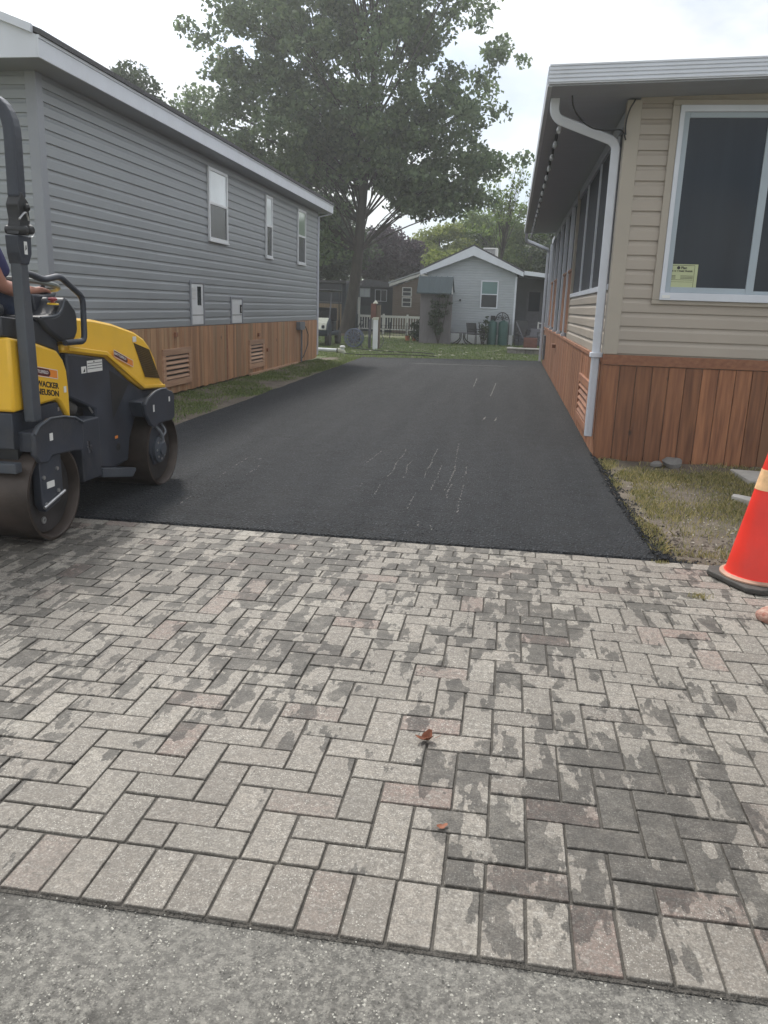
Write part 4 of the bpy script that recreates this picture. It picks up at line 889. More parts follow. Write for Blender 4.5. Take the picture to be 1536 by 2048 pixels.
s2 = B(-2.8675, -2.866, 5.555, 5.60, .47, .49).build('warning_label', M['orange'], fbd)
MB().lathe([(.03, 0), (.03, .004), (.022, .006), (0, .001)], (-2.868, 5.60, .40), 'x', 18).build('plug', M['black'], fbd, smooth=True)
MB().tube([(-2.90, 5.10, .90), (-2.88, 5.27, .70)], .007, 6).build('gas_strut', M['bright_metal'], fbd, smooth=True)
bx_ = B(-3.15, -2.80, 4.96, 5.21, .265, .685).build('side_tank', M['charcoal'], ro, bevel=.010)
f = MB()
for k in range(9): f.box(-2.7995, -2.798, 5.02 + random.random() * .05, 5.045 + random.random() * .05, .45 + random.random() * .07, .47 + random.random() * .07)
f.build('worn_decal', M['chair_grey'], bx_)
B(-3.5, -2.97, 4.85, 5.45, .32, .80).build('articulation_frame', M['black'], ro, bevel=.01)
MB().tube([(-3.1, 4.86, .80), (-2.94, 4.98, .79), (-2.92, 5.06, .74)], .05, 12).build('drive_hose_cover', M['rubber'], ro, smooth=True)
f = MB(); f.prism([(5.21, .315), (5.72, .225), (5.72, .205), (5.66, .165), (5.21, .25)], 'x', -3.0, -2.79); f.build('foot_step', M['charcoal_light'], ro, bevel=.005)

# ---------------------------------------------------------------- operator
def skin(name, nodes, edges, m, parent=None, sub=2, smooth=1.0):
    me = bpy.data.meshes.new(name); me.from_pydata([n_[0] for n_ in nodes], edges, []); o = bpy.data.objects.new(name, me); scn.collection.objects.link(o)
    md = o.modifiers.new('skin', 'SKIN'); md.use_smooth_shade = True; md.branch_smoothing = smooth
    for i, n_ in enumerate(nodes):
        r = n_[1]; r = (r, r) if not isinstance(r, tuple) else r
        sv = me.skin_vertices[0].data[i]; sv.radius = r; sv.use_root = (i == 0)
    ss_ = o.modifiers.new('sub', 'SUBSURF'); ss_.levels = sub; ss_.render_levels = sub
    me.materials.append(m)
    if parent: attach(o, parent)
    return o
pe = thing('person', 'operator in a navy shirt with orange vest gripping the lever, seated on the road roller', 'person', (-3.28, 4.35, 1.42))
nd = [((-3.28, 4.36, 1.52), .13), ((-3.28, 4.40, 1.70), .125), ((-3.28, 4.44, 1.87), .13), ((-3.28, 4.46, 1.97), .075), ((-3.28, 4.48, 2.02), .070), ((-3.28, 4.50, 2.11), (.105, .118)), ((-3.28, 4.50, 2.20), (.105, .120)), ((-3.28, 4.49, 2.27), .07)]
ed = [(i, i + 1) for i in range(7)]
def chain(start, pts, nd, ed):
    k = start
    for p in pts: nd.append(p); ed.append((k, len(nd) - 1)); k = len(nd) - 1
    return k
# right arm to the lever
wr = chain(2, [((-3.09, 4.45, 1.87), .06), ((-3.045, 4.50, 1.72), .05), ((-3.04, 4.56, 1.545), .046), ((-3.045, 4.74, 1.515), .045), ((-3.05, 4.90, 1.520), .030)], nd, ed)
pk = chain(wr, [((-3.052, 4.96, 1.522), (.022, .036))], nd, ed)
for dx, L_, dz in ((-.030, .030, 0), (-.010, .034, .004), (.010, .032, .003), (.029, .027, -.002)):
    chain(pk, [((-3.052 + dx, 5.03, 1.528 + dz), .012), ((-3.052 + dx * 1.05, 5.03 + L_ + .012, 1.515 + dz), .0105), ((-3.052 + dx * 1.05, 5.048 + L_, 1.490 + dz), .009), ((-3.052 + dx, 5.036 + L_, 1.466 + dz), .0078)], nd, ed)
chain(pk, [((-3.086, 4.98, 1.505), .013), ((-3.088, 5.02, 1.485), .010), ((-3.075, 5.045, 1.475), .0085)], nd, ed)
# left arm to the steering wheel
wl = chain(2, [((-3.47, 4.45, 1.87), .06), ((-3.51, 4.52, 1.70), .05), ((-3.48, 4.66, 1.60), .044), ((-3.42, 4.82, 1.60), .034), ((-3.38, 4.90, 1.61), .028)], nd, ed)
pl = chain(wl, [((-3.37, 4.96, 1.615), (.022, .034))], nd, ed)
for dx in (-.028, -.009, .010, .028):
    chain(pl, [((-3.37 + dx, 5.01, 1.625), .012), ((-3.37 + dx, 5.04, 1.60), .010), ((-3.37 + dx, 5.02, 1.575), .0085)], nd, ed)
chain(pl, [((-3.335, 4.98, 1.60), .012), ((-3.325, 5.005, 1.585), .009)], nd, ed)
for sx in (-.10, .10):
    chain(0, [((-3.28 + sx, 4.42, 1.50), .085), ((-3.28 + sx * 1.3, 4.80, 1.45), .062), ((-3.28 + sx * 1.3, 4.86, 1.18), .048), ((-3.28 + sx * 1.3, 4.86, .98), .038), ((-3.28 + sx * 1.3, 4.95, .93), .035)], nd, ed)
skin('body', nd, ed, M['skin'], pe)
nd = [((-3.28, 4.36, 1.50), .15), ((-3.28, 4.40, 1.70), .145), ((-3.28, 4.44, 1.86), .145), ((-3.28, 4.455, 1.945), .085)]; ed = [(0, 1), (1, 2), (2, 3)]
chain(2, [((-3.10, 4.45, 1.87), .078), ((-3.045, 4.52, 1.72), .066), ((-3.04, 4.60, 1.585), .062)], nd, ed); chain(2, [((-3.46, 4.45, 1.87), .078), ((-3.51, 4.51, 1.71), .066), ((-3.49, 4.62, 1.62), .060)], nd, ed)
skin('shirt', nd, ed, M['shirt'], pe)
skin('safety_vest', [((-3.28, 4.37, 1.49), .162), ((-3.28, 4.40, 1.68), .158), ((-3.28, 4.43, 1.80), .150)], [(0, 1), (1, 2)], M['vest'], pe)
nd = [((-3.28, 4.36, 1.47), .145)]; ed = []
for sx in (-.10, .10): chain(0, [((-3.28 + sx, 4.42, 1.49), .105), ((-3.28 + sx * 1.3, 4.80, 1.45), .078), ((-3.28 + sx * 1.3, 4.86, 1.18), .065), ((-3.28 + sx * 1.3, 4.86, 1.00), .058)], nd, ed)
skin('trousers', nd, ed, M['jeans'], pe)
MB().lathe([(.092, 0), (.096, .03), (.088, .07), (.06, .10), (0, .112)], (-3.28, 4.49, 2.20), 'z', 20).build('cap', M['shirt'], pe, smooth=True)
f = MB(); f.lathe([(.001, -.004), (.085, -.003), (.085, .003), (.001, .004)], (-3.28, 4.56, 2.205), 'z', 20); f.build('cap_peak', M['shirt'], pe, smooth=True)
f = MB(); f.add([(-3.295, 4.583, 2.14), (-3.265, 4.583, 2.14), (-3.28, 4.625, 2.135), (-3.28, 4.585, 2.185)], [(0, 1, 2), (0, 2, 3), (1, 3, 2)]); f.build('nose', M['skin'], pe, smooth=True)
f = MB()
for sx in (-.03, .03): f.lathe([(0, -.008), (.009, -.003), (.009, .003), (0, .008)], (-3.28 + sx, 4.585, 2.175), 'y', 10)
f.build('eyes', M['ink'], pe, smooth=True)
f = MB(); f.tube([(-3.305, 4.585, 2.105), (-3.28, 4.592, 2.102), (-3.255, 4.585, 2.105)], .006, 6); f.build('mouth', M['maroon'], pe, smooth=True)
f = MB()
for sx in (-.083, .083): f.lathe([(0, -.01), (.02, -.006), (.026, .004), (0, .008)], (-3.28 + sx, 4.49, 2.165), 'x', 12)
f.build('ears', M['skin'], pe, smooth=True)
f = MB()
for sx in (-.13, .13): f.prism([(4.78, .86), (5.02, .86), (5.03, .90), (4.92, .97), (4.80, .98)], 'x', -3.28 + sx - .045, -3.28 + sx + .045)
f.build('boots', M['rubber'], pe, bevel=.02)
B(-3.62, -2.9, 4.62, 4.96, .83, .86).build('foot_platform', M['charcoal'], ro)

# ================================================================ cone, stones, leaves
cn = thing('traffic_cone', 'red-orange traffic cone with a faded reflective band on a black square base', 'traffic cone', (1.53, 4.74, 0))
cc = (1.53, 4.74, 0)
MB().lathe([(.205, .03), (.208, .045), (.192, .056), (.183, .058), (.0395, .80), (.036, .825), (.026, .83), (.024, .80)], cc, 'z', 56).build('cone_body', M['cone'], cn, smooth=True)
MB().lathe([(.183 - .1435 * (z - .058) / .742 + .0022, z) for z in (.555, .560)] + [(.183 - .1435 * (z - .058) / .742 + .0022, z) for z in (.665, .670)], cc, 'z', 56).build('reflective_band', M['cone_band'], cn, smooth=True)
MB().lathe([(.196, .0565), (.205, .0475), (.213, .0465), (.213, .038)], cc, 'z', 56).build('base_collar', M['cone_collar'], cn, smooth=True)
bs = MB(); a = R(26)
def ro_(x, y): return (1.53 + x * math.cos(a) - y * math.sin(a), 4.74 + x * math.sin(a) + y * math.cos(a))
k = .06; hp = [(-.225 + k, -.225), (.225 - k, -.225), (.225, -.225 + k), (.225, .225 - k), (.225 - k, .225), (-.225 + k, .225), (-.225, .225 - k), (-.225, -.225 + k)]
bs.prism([ro_(*p) for p in hp], 'z', .004, .036); bs.build('cone_base', M['rubber'], cn, bevel=.008)
sb = MB()
prof = [(0, .055), (.06, .056), (.098, .050), (.115, .034), (.118, .018), (.11, .002)]
sb.lathe(prof[::-1], (1.475, 4.10, .002), 'z', 30)
o = sb.build('paving_stone', M['stone_pink'], smooth=True)
for v in o.data.vertices:
    d = Vector((v.co.x - 1.475, v.co.y - 4.10, 0)); q = 1 + .12 * mn.noise(Vector((d.x * 14, d.y * 14, 1))); v.co.x = 1.475 + d.x * q * 1.1; v.co.y = 4.10 + d.y * q * .82; v.co.z += .006 * mn.noise(v.co * 30)
tag(o, 'flat worn pinkish stone lying on the pavers in front of the traffic cone', 'stone')
def slab(name, pts, z0, z1, m, label, cat):
    o = MB().prism(pts, 'z', z0, z1).build(name, M[m], bevel=.006); tag(o, label, cat); return o
slab('stepping_slab', [(2.22, 8.15), (2.9, 8.05), (2.75, 7.55), (2.25, 7.62)], -.02, .055, 'concrete', 'pale flat concrete slab in the grass against the front cedar skirting', 'slab')
slab('edging_stone', [(1.97, 7.02), (2.35, 6.72), (2.32, 6.58), (2.20, 6.55), (1.93, 6.93)], -.02, .045, 'concrete', 'long pale edging stone lying in the grass behind the traffic cone', 'stone')
for (x, y, r, lb) in ((1.72, 8.42, .10, 'larger grey rubble lump at the foot of the front cedar skirting'), (1.55, 8.35, .055, 'smaller dark rubble lump beside the cedar skirting')):
    b = MB(); b.lathe([(.01, -r * .5), (r, -r * .2), (r * 1.05, r * .2), (r * .6, r * .55), (.01, r * .6)], (x, y, .02), 'z', 12); o = b.build('rubble', M['stone_wall'], smooth=True)
    for v in o.data.vertices: v.co += Vector((mn.noise(v.co * 9), mn.noise(v.co * 9 + Vector((5, 0, 0))), mn.noise(v.co * 9 + Vector((0, 7, 0))) * .6)) * r * .5
    tag(o, lb, 'rubble')
def dry_leaf(x, y, s, a, label, m='leaf_dry', group=None, z=.004, curl=.35):
    P = []; n = 18
    out_ = []
    for i in range(n):
        t = 2 * math.pi * i / n; r = s * (.55 + .42 * abs(math.cos(t * 1.5)) + random.uniform(-.06, .06)); out_.append((r * math.cos(t) * 1.2, r * math.sin(t) * .75))
    vs = [(0, 0, s * .05)]
    for k, f_ in ((0, .5), (1, 1.0)):
        for (u, v) in out_:
            u, v = u * f_, v * f_; zz = curl * (v * v * 9 + u * u * 3) / s * .35 * .5 + s * .05 * math.sin(u / s * 5)
            vs.append((u, v, max(0, zz)))
    fs = [(0, 1 + i, 1 + (i + 1) % n) for i in range(n)] + [(1 + i, 1 + n + i, 1 + n + (i + 1) % n, 1 + (i + 1) % n) for i in range(n)]
    c_, s_ = math.cos(a), math.sin(a)
    b = MB(); b.add([(x + u * c_ - v * s_, y + u * s_ + v * c_, z + w_) for u, v, w_ in vs], fs)
    b.tube([(x - s * 1.0 * c_, y - s * 1.0 * s_, z + .002), (x - s * 1.7 * c_, y - s * 1.7 * s_, z + .010)], s * .03, 5)
    o = b.build('dry_leaf', M[m], smooth=True); tag(o, label, 'leaf', group); return o
dry_leaf(-.20, 2.56, .034, 3.6, 'curled orange-brown dry leaf on the wet pavers in the middle', curl=1.0)
dry_leaf(-.10, 2.08, .018, .8, 'small reddish crumpled leaf on the pavers nearest the soldier course')
lp_ = None
LV = [(-3.51, 33.15), (-2.5, 29.76), (-1.74, 25.5), (-1.41, 26.6), (-4.08, 25.74), (-3.58, 29.59), (-.29, 27.16), (-.55, 24.9), (-4.5, 26.33), (.52, 26.33), (-1.27, 30.8), (-2.23, 25.0)] + [(random.uniform(-5, .8), random.uniform(25.3, 34)) for _ in range(26)]
lf0 = dry_leaf(0, 0, .075, 0, 'small pale fallen leaf lying on the back lawn beyond the driveway', 'leaf_pale', 'fallen leaves on the back lawn', z=.035)
for i, (x, y) in enumerate(LV):
    o = lf0 if i == 0 else lf0.copy()
    if i: scn.collection.objects.link(o)
    o.location = (x, y, 0); o.rotation_euler = (0, 0, i * 2.1); s_ = .8 + .5 * random.random(); o.scale = (s_, s_, s_)
pts = [(1.124 + random.gauss(0, .028), 4.36 + random.gauss(0, .012), .0) for i in range(90)]
o = blades('grass_tuft', M['grass_dry'], pts, .015, .04, .0015); tag(o, 'small grass tuft sprouting between the pavers left of the cone', 'grass tuft')
pts = [(1.02 + random.gauss(0, .02), 4.97 + random.gauss(0, .01), .0) for i in range(60)]
pts += [(random.uniform(1.1, 2.6), 5.0 + abs(random.gauss(0, .01)), 0) for i in range(120)]
tag(blades('joint_weeds', M['grass_dry'], pts, .008, .025, .0018), kind='stuff')

# ================================================================ BACKGROUND BUILDINGS
def gable_house(name, label, x0, x1, y, dep, zw, zp, xp, wallm, roofm, ov=.28, pitch=.11, z0=0., fasc=.2, zb=.42, basem='white_plastic'):
    h_ = thing(name, label, 'house' if 'house' in name else 'shed', ((x0 + x1) / 2, y, 0))
    b = MB(); b.prism([(x0, z0), (x1, z0), (x1, zw), (xp, zp - .05), (x0, zw)], 'y', y + .012, y + dep, .5); b.build('wall', M[wallm], h_)
    def clip(za, zt):
        zz = (za + zt) / 2
        if zz <= zw: return x0, x1
        t = (zz - zw) / (zp - zw); return x0 + (xp - x0) * t, x1 + (xp - x1) * t
    siding('y', y + .012, -1, x0, x1, zb, zp - .1, pitch, clip).build('siding', M[wallm], h_)
    f = MB(); f.prism([(x0 - ov, zw - .05 - ov * .3), (xp, zp - .30 * 0 - .08), (x1 + ov, zw - .05 - ov * .3), (x1 + ov, zw + fasc - ov * .3), (xp, zp + fasc), (x0 - ov, zw + fasc - ov * .3)], 'y', y - .30, y - .27); 
    return h_, clip
# grey gabled cottage at the end of the lawn
SX0, SX1, SYF, XP = -3.72, .10, 36.0, -1.78
sh, _ = gable_house('grey_cottage_house', 'small light grey gabled cottage at the end of the back lawn', SX0, SX1, SYF, 9, 2.95, 3.72, XP, 'grey_siding', None, pitch=.105)
M['cottage_siding'] = mat('cottage_siding', (.37, .40, .43), .5, .05, 3)
for c_ in sh.children: c_.data.materials[0] = M['cottage_siding']
f = MB(); f.prism([(SX0 - .3, 2.82), (XP, 3.66), (SX1 + .27, 2.86), (SX1 + .27, 3.04), (XP, 4.05), (SX0 - .3, 3.00)], 'y', SYF - .33, SYF - .30); f.build('rake_fascia', M['white_trim'], sh)
f = MB(); f.prism([(SX0 - .32, 3.005), (XP, 4.055), (SX1 + .29, 3.045), (SX1 + .29, 3.10), (XP, 4.115), (SX0 - .32, 3.06)], 'y', SYF - .34, SYF + 9.2); f.build('roof', M['shingle'], sh)
MB().prism([(SX0 - .28, 2.86), (XP, 3.70), (SX1 + .25, 2.90), (SX1 + .25, 2.93), (XP, 3.74), (SX0 - .28, 2.89)], 'y', SYF - .30, SYF + .0).build('soffit', M['soffit'], sh)
B(SX0 + .02, SX1 - .03, SYF - .012, SYF + .01, -.02, .415).build('skirt_panel', M['white_plastic'], sh)
B(SX1 - .06, SX1 + .02, SYF - .02, SYF + .06, .42, 2.86).build('corner_trim', M['white_trim'], sh)
f = MB(); wx0, wx1, wz0, wz1 = -1.35, -.70, 1.56, 2.62
for a in ((wx0 - .05, wx0, wz0 - .05, wz1 + .05), (wx1, wx1 + .05, wz0 - .05, wz1 + .05), (wx0, wx1, wz0 - .05, wz0), (wx0, wx1, wz1, wz1 + .05), (wx0, wx1, 2.08, 2.12)): f.box(a[0], a[1], SYF - .045, SYF, a[2], a[3])
wq = f.build('window', M['white_trim'], sh); B(wx0, wx1, SYF - .025, SYF - .018, wz0, 2.08).build('lower_pane', M['screen_glass'], wq); B(wx0, wx1, SYF - .03, SYF - .02, 2.12, wz1).build('upper_pane', M['green_glass'], wq)
B(-2.30, -2.22, SYF - .08, SYF - .01, 1.80, 1.86).build('wall_lamp', M['ink'], sh)
ac = thing('rooftop_vent_unit', 'white slatted vent unit sitting on the right slope of the grey cottage roof', 'vent unit', (-1.05, 36.6, 3.6))
B(-1.42, -.78, 36.4, 37.1, 3.62, 4.04).build('casing', M['white'], ac, bevel=.03)
f = MB()
for k in range(5): f.box(-1.36, -.90, 36.392, 36.40, 3.76 + k * .05, 3.785 + k * .05)
f.build('slats', M['chair_grey'], ac)
# porch right of the cottage
po = thing('cottage_porch', 'dark covered porch with white roof edge to the right of the grey cottage', 'porch', (1.2, 36, 0))
B(SX1 + .02, 3.2, 38.6, 38.7, 0, 3.0).build('back_wall', M['porch_dark'], po)
f = MB(); f.prism([(SX1 + .29, 2.93), (3.2, 2.66), (3.2, 2.84), (SX1 + .29, 3.10)], 'y', SYF - .3, SYF - .26); f.build('roof_fascia', M['white_trim'], po)
f = MB(); f.prism([(SX1 + .1, 2.95), (3.2, 2.70), (3.2, 2.80), (SX1 + .1, 3.06)], 'y', SYF - .26, 38.8); f.build('porch_roof', M['charcoal_light'], po)
dq = B(.62, 1.32, 38.54, 38.6, .35, 2.42).build('door', M['chair_grey'], po); f = MB(); f.box(.72, 1.22, 38.52, 38.54, 1.45, 2.3); f.build('door_glass', M['dark_glass'], dq)
B(.2, 3.2, 36.2, 38.6, -.02, .16).build('deck', M['porch_dark'], po)
f = MB()
for zz in (.95, .70): f.box(1.12, 1.9, 35.9, 35.94, zz, zz + .04)
for xx in (1.12, 1.45): f.box(xx, xx + .045, 35.9, 35.95, .18, 1.02)
f.build('porch_railing', M['white'], po)
def chair(loc, rz, label, m='chair_grey', group=None, hb=.95):
    t = thing('patio_chair', label, 'chair', loc, group); t.rotation_euler = (0, 0, rz)
    x, y, z = loc
    B(x - .27, x + .27, y - .25, y + .25, z + .42, z + .47).build('seat', M[m], t, bevel=.01)
    f = MB(); f.prism([(y + .22, z + .45), (y + .27, z + .45), (y + .36, z + hb), (y + .31, z + hb)], 'x', x - .27, x + .27); f.build('backrest', M[m], t, bevel=.01)
    for sx in (-.26, .26):
        for sy in (-.24, .24): MB().tube([(x + sx, y + sy, z), (x + sx, y + sy, z + (.62 if sy < 0 else .45))], .016, 6).build('leg', M['black'], t)
        MB().tube([(x + sx, y - .24, z + .62), (x + sx, y + .28, z + .64)], .018, 6).build('armrest', M['black'], t)
chair((.52, 35.2, 0), .3, 'dark high-backed patio chair by the corner of the grey cottage', 'black', hb=1.05)
chair((.95, 34.6, 0), -.4, 'low grey lounge chair on the stone edging in front of the porch', 'chair_grey', hb=.75)
tb = B(.55, 1.1, 33.9, 34.3, 0, .40).build('reddish_crate', M['post_red'], bevel=.01); tag(tb, 'low reddish brown box in front of the dark patio chair', 'box')
MB().tube([(.2, 35.0, 1.0), (.45, 34.7, .5), (.55, 34.6, .3)], .03, 6).build('garden_pole', M['chair_grey'])
tag(bpy.data.objects['garden_pole'], 'slanting grey pole leaning by the corner of the grey cottage', 'pole')
# raised stone bed
rs = thing('raised_stone_bed', 'low raised bed of rough grey blocks with a pale cap near the downspout', 'stone bed', (.6, 29.3, 0))
b = MB(); x = -.08
while x < 1.8:
    w_ = random.uniform(.22, .34); b.box(x, x + w_ - .015, 29.0, 29.25, -.02, .15); x += w_
y_ = 29.26
for k in range(6): b.box(-.08, .12, y_ + k * .3, y_ + k * .3 + .28, -.02, .15)
b.build('blocks', M['stone_wall'], rs, bevel=.015)
B(-.1, 1.85, 28.97, 29.3, .155, .20).build('cap_stones', M['concrete'], rs, bevel=.012)
B(.12, 1.8, 29.3, 31, -.02, .13).build('bed_soil', M['soil'], rs)
# green utility tanks with ornament behind
for i, (xa, xb, lb) in enumerate(((-1.00, -.60, 'left dark green utility cabinet by the cottage wall, next to the climbing shrub'), (-.54, -.12, 'right dark green utility cabinet by the cottage wall, nearer the house corner'))):
    t = thing('utility_cabinet', lb, 'cabinet', ((xa + xb) / 2, 35.5, 0), 'green cabinets at the cottage wall')
    c_ = (((xa + xb) / 2), 35.6, 0); r = (xb - xa) / 2
    MB().lathe([(r, 0), (r, .88), (r * .9, .97), (r * .55, 1.0), (0, 1.01)], c_, 'z', 20).build('tank', M['tank_green'], t, smooth=True)
    MB().lathe([(r * .28, 1.0), (r * .28, 1.05), (0, 1.05)], c_, 'z', 12).build('lid', M['tank_green'], t)
og = MB(); oc = Vector((-.40, 35.85, 1.0))
og.tube([oc + Vector((.30 * math.cos(t), 0, .36 * math.sin(t))) for t in np.linspace(0, math.pi, 16)], .022, 6)
for k in range(5): 
    a0 = oc + Vector((-.2 + k * .1, 0, .12 + .06 * (k % 2))); og.tube([a0 + Vector((.055 * math.cos(t), 0, .055 * math.sin(t))) for t in np.linspace(0, 6.28, 12)], .013, 5)
for sx in (-.30, .30, 0): og.tube([oc + Vector((sx, 0, -1.0)), oc + Vector((sx, 0, .05 if sx else .36))], .018, 6)
tag(og.build('iron_ornament', M['ink']), 'arched wrought iron garden ornament standing behind the green cabinets', 'ornament')
hd_ = MB(); hc = Vector((-.80, 35.9, 1.12)); hd_.box(hc.x - .10, hc.x + .10, hc.y - .02, hc.y + .02, hc.z - .12, hc.z + .10); hd_.tube([hc + Vector((0, 0, -1.1)), hc], .02, 6)
tag(hd_.build('garden_stake', M['ink']), 'small square black garden stake sign behind the left green cabinet', 'garden stake')
# patio table
tb = thing('patio_table', 'round dark glass patio table with curved metal legs by the cottage wall', 'table', (-2.0, 34.8, 0))
MB().lathe([(.58, .46), (.60, .475), (.58, .49), (0, .49)], (-2.02, 34.9, 0), 'z', 32).build('tabletop', M['chair_grey'], tb, smooth=True)
for k in range(4):
    a = k * math.pi / 2 + .5; MB().tube(smoothp([(-2.02 + .12 * math.cos(a), 34.9 + .12 * math.sin(a), .47), (-2.02 + .10 * math.cos(a), 34.9 + .10 * math.sin(a), .20), (-2.02 + .50 * math.cos(a), 34.9 + .50 * math.sin(a), .0)]), .024, 6).build('leg', M['ink'], tb, smooth=True)
chair((-1.45, 34.9, 0), .8, 'slim black metal chair to the right of the round patio table', 'black', hb=.9)
# outhouse shed with green metal roof
ou = thing('garden_shed', 'narrow weathered garden shed with a blue-green metal roof overgrown by a climbing shrub', 'shed', (-3.2, 34.6, 0))
B(-3.84, -2.58, 34.6, 35.8, 0, 2.15).build('wall', M['shed_wall'], ou)
B(-2.60, -2.50, 34.56, 34.7, 0, 1.95).build('corner_board', M['shed_wall'], ou)
f = MB(); f.prism([(34.25, 2.02), (34.25, 2.07), (34.95, 2.74), (36.2, 2.1), (36.2, 2.03), (34.95, 2.66)], 'x', -3.98, -2.52); f.build('roof', M['green_metal'], ou)
f = MB()
for k in range(7): f.prism([(34.24, 2.075), (34.24, 2.10), (34.95, 2.77), (34.95, 2.745)], 'x', -3.97 + k * .235, -3.94 + k * .235)
f.build('roof_ribs', M['green_metal'], ou)
MB().prism([(34.5, 2.05), (35.7, 2.05), (34.95, 2.62)], 'x', -2.58, -2.56).build('gable_panel', M['white'], ou)
# brown shed
br = thing('brown_shed', 'small brown-sided shed with white eaves and two stacked white windows', 'shed', (-5.9, 46, 0))
BX0, BX1, BY = -6.68, -5.0, 46.0
B(BX0, -3.4, BY + .02, BY + 4, 0, 2.5).build('wall', M['brown_siding'], br)
MB().prism([(BX0, 2.5), (-3.4, 2.5), (-3.6, 2.6), (-5.05, 3.1)], 'y', BY + .02, BY + .2).build('gable', M['brown_siding'], br)
siding('y', BY + .02, -1, BX0, -3.4, .5, 3.0, .12, lambda a, c: (BX0 if (a + c) / 2 < 2.5 else BX0 + (a / 2 + c / 2 - 2.5) / .6 * 1.6, -3.4 if (a + c) / 2 < 2.5 else -3.4 - (a / 2 + c / 2 - 2.5) / .6 * 1.5)).build('siding', M['brown_siding'], br)
f = MB(); f.prism([(-6.85, 2.52), (-5.15, 3.12), (-5.15, 3.27), (-6.85, 2.68)], 'y', BY - .3, BY - .25); f.prism([(-5.1, 3.12), (-3.3, 2.62), (-3.3, 2.76), (-5.1, 3.27)], 'y', BY - .3, BY - .25); f.build('rake_fascia', M['white'], br)
f = MB(); f.prism([(-6.9, 2.70), (-5.1, 3.34), (-3.25, 2.80), (-3.25, 2.85), (-5.1, 3.40), (-6.9, 2.76)], 'y', BY - .32, BY + 4.2); f.build('roof', M['white_trim'], br)
for (za, zb) in ((2.07, 2.47), (1.50, 1.92)):
    f = MB(); xa, xb = -6.10, -5.66
    for a in ((xa - .05, xa, za - .05, zb + .05), (xb, xb + .05, za - .05, zb + .05), (xa, xb, za - .05, za), (xa, xb, zb, zb + .05), (xa, xb, (za + zb) / 2 - .02, (za + zb) / 2 + .02)): f.box(a[0], a[1], BY - .04, BY, a[2], a[3])
    q_ = f.build('window', M['white'], br); B(xa, xb, BY - .02, BY - .015, za, zb).build('pane', M['screen_glass'], q_)
# navy cabin
nv = thing('navy_cabin', 'dark navy cabin with a porch and small windows behind the brown shed', 'cabin', (-8, 48, 0))
B(-9.2, -6.4, 48, 52, 0, 2.55).build('wall', M['navy'], nv)
f = MB(); f.prism([(-9.6, 2.52), (-6.2, 2.52), (-6.3, 2.66), (-8.3, 2.95), (-9.5, 2.72)], 'y', 47.6, 52); f.build('roof', M['chair_grey'], nv)
for (xa, xb, za, zb) in ((-8.95, -8.35, 1.98, 2.40), (-7.98, -7.35, 1.75, 2.35)):
    f = MB()
    for a in ((xa - .04, xa, za, zb), (xb, xb + .04, za, zb), (xa - .04, xb + .04, zb, zb + .04), (xa - .04, xb + .04, za - .04, za), ((xa + xb) / 2 - .02, (xa + xb) / 2 + .02, za, zb)): f.box(a[0], a[1], 47.95, 48, a[2], a[3])
    q_ = f.build('window', M['white_trim'], nv); B(xa, xb, 47.97, 47.98, za, zb).build('pane', M['pale_glass' if xa < -8.5 else 'dark_glass'], q_)
B(-9.1, -8.98, 47.3, 47.4, .8, 1.9).build('porch_post', M['white'], nv)
B(-8.9, -7.6, 47.3, 47.36, .8, 1.45).build('porch_screen', M['navy_light'], nv)
MB().lathe([(0, .06), (.09, .04), (.12, 0), (0, 0)], (-9.0, 47.6, 2.72), 'z', 14).build('roof_vent', M['white'], nv, smooth=True)
# dark cabin far left behind trunk
dc = thing('dark_cabin', 'dark cabin with a large window and brown fence boards behind the grey house corner', 'cabin', (-9.6, 42, 0))
B(-13.5, -8.55, 42, 46, 0, 2.55).build('wall', M['navy'], dc)
B(-13.6, -8.45, 41.6, 46, 2.55, 2.66).build('roof', M['chair_grey'], dc)
f = MB(); xa, xb, za, zb = -9.95, -8.78, 1.60, 2.50
for a in ((xa - .04, xa, za, zb), (xb, xb + .04, za, zb), (xa - .04, xb + .04, za - .05, za)): f.box(a[0], a[1], 41.95, 42, a[2], a[3])
q_ = f.build('window', M['chair_grey'], dc); B(xa, xb, 41.97, 41.98, za, zb).build('pane', M['dark_glass'], q_)
planks('y', 41.99, -1, -10.1, -8.75, .3, 1.5, .14, tintp=.1).build('lower_boards', M['tan_wood'], dc)
B(-9.8, -8.9, 41.4, 41.9, 0, .72).build('planter_box', M['tan_wood'], dc, bevel=.01)
# wooden step line on the lawn
o = B(-9.6, -7.9, 39.0, 39.2, -.02, .10).build('timber_edging', M['post_wood'], bevel=.01); tag(o, 'weathered timber edging on the lawn left of the big tree', 'timber edging')
# picket fence
pf = thing('picket_fence', 'low white picket railing in front of the navy cabin', 'fence', (-6, 44, 0))
f = MB(); f.box(-8.2, -4.3, 44, 44.04, .86, .98); f.box(-8.2, -4.3, 44, 44.04, .22, .28); f.build('rails', M['white'], pf)
f = MB(); x = -8.2
while x < -4.3: f.box(x, x + .045, 44.045, 44.07, .25, .88); x += .14
f.build('pickets', M['white'], pf)
for xx in (-8.25, -6.9, -5.6, -4.3): B(xx, xx + .1, 43.97, 44.07, 0, 1.06).build('post', M['white'], pf)
B(-8.27, -8.15, 43.9, 44.02, 1.0, 1.9).build('tall_post', M['white'], pf)
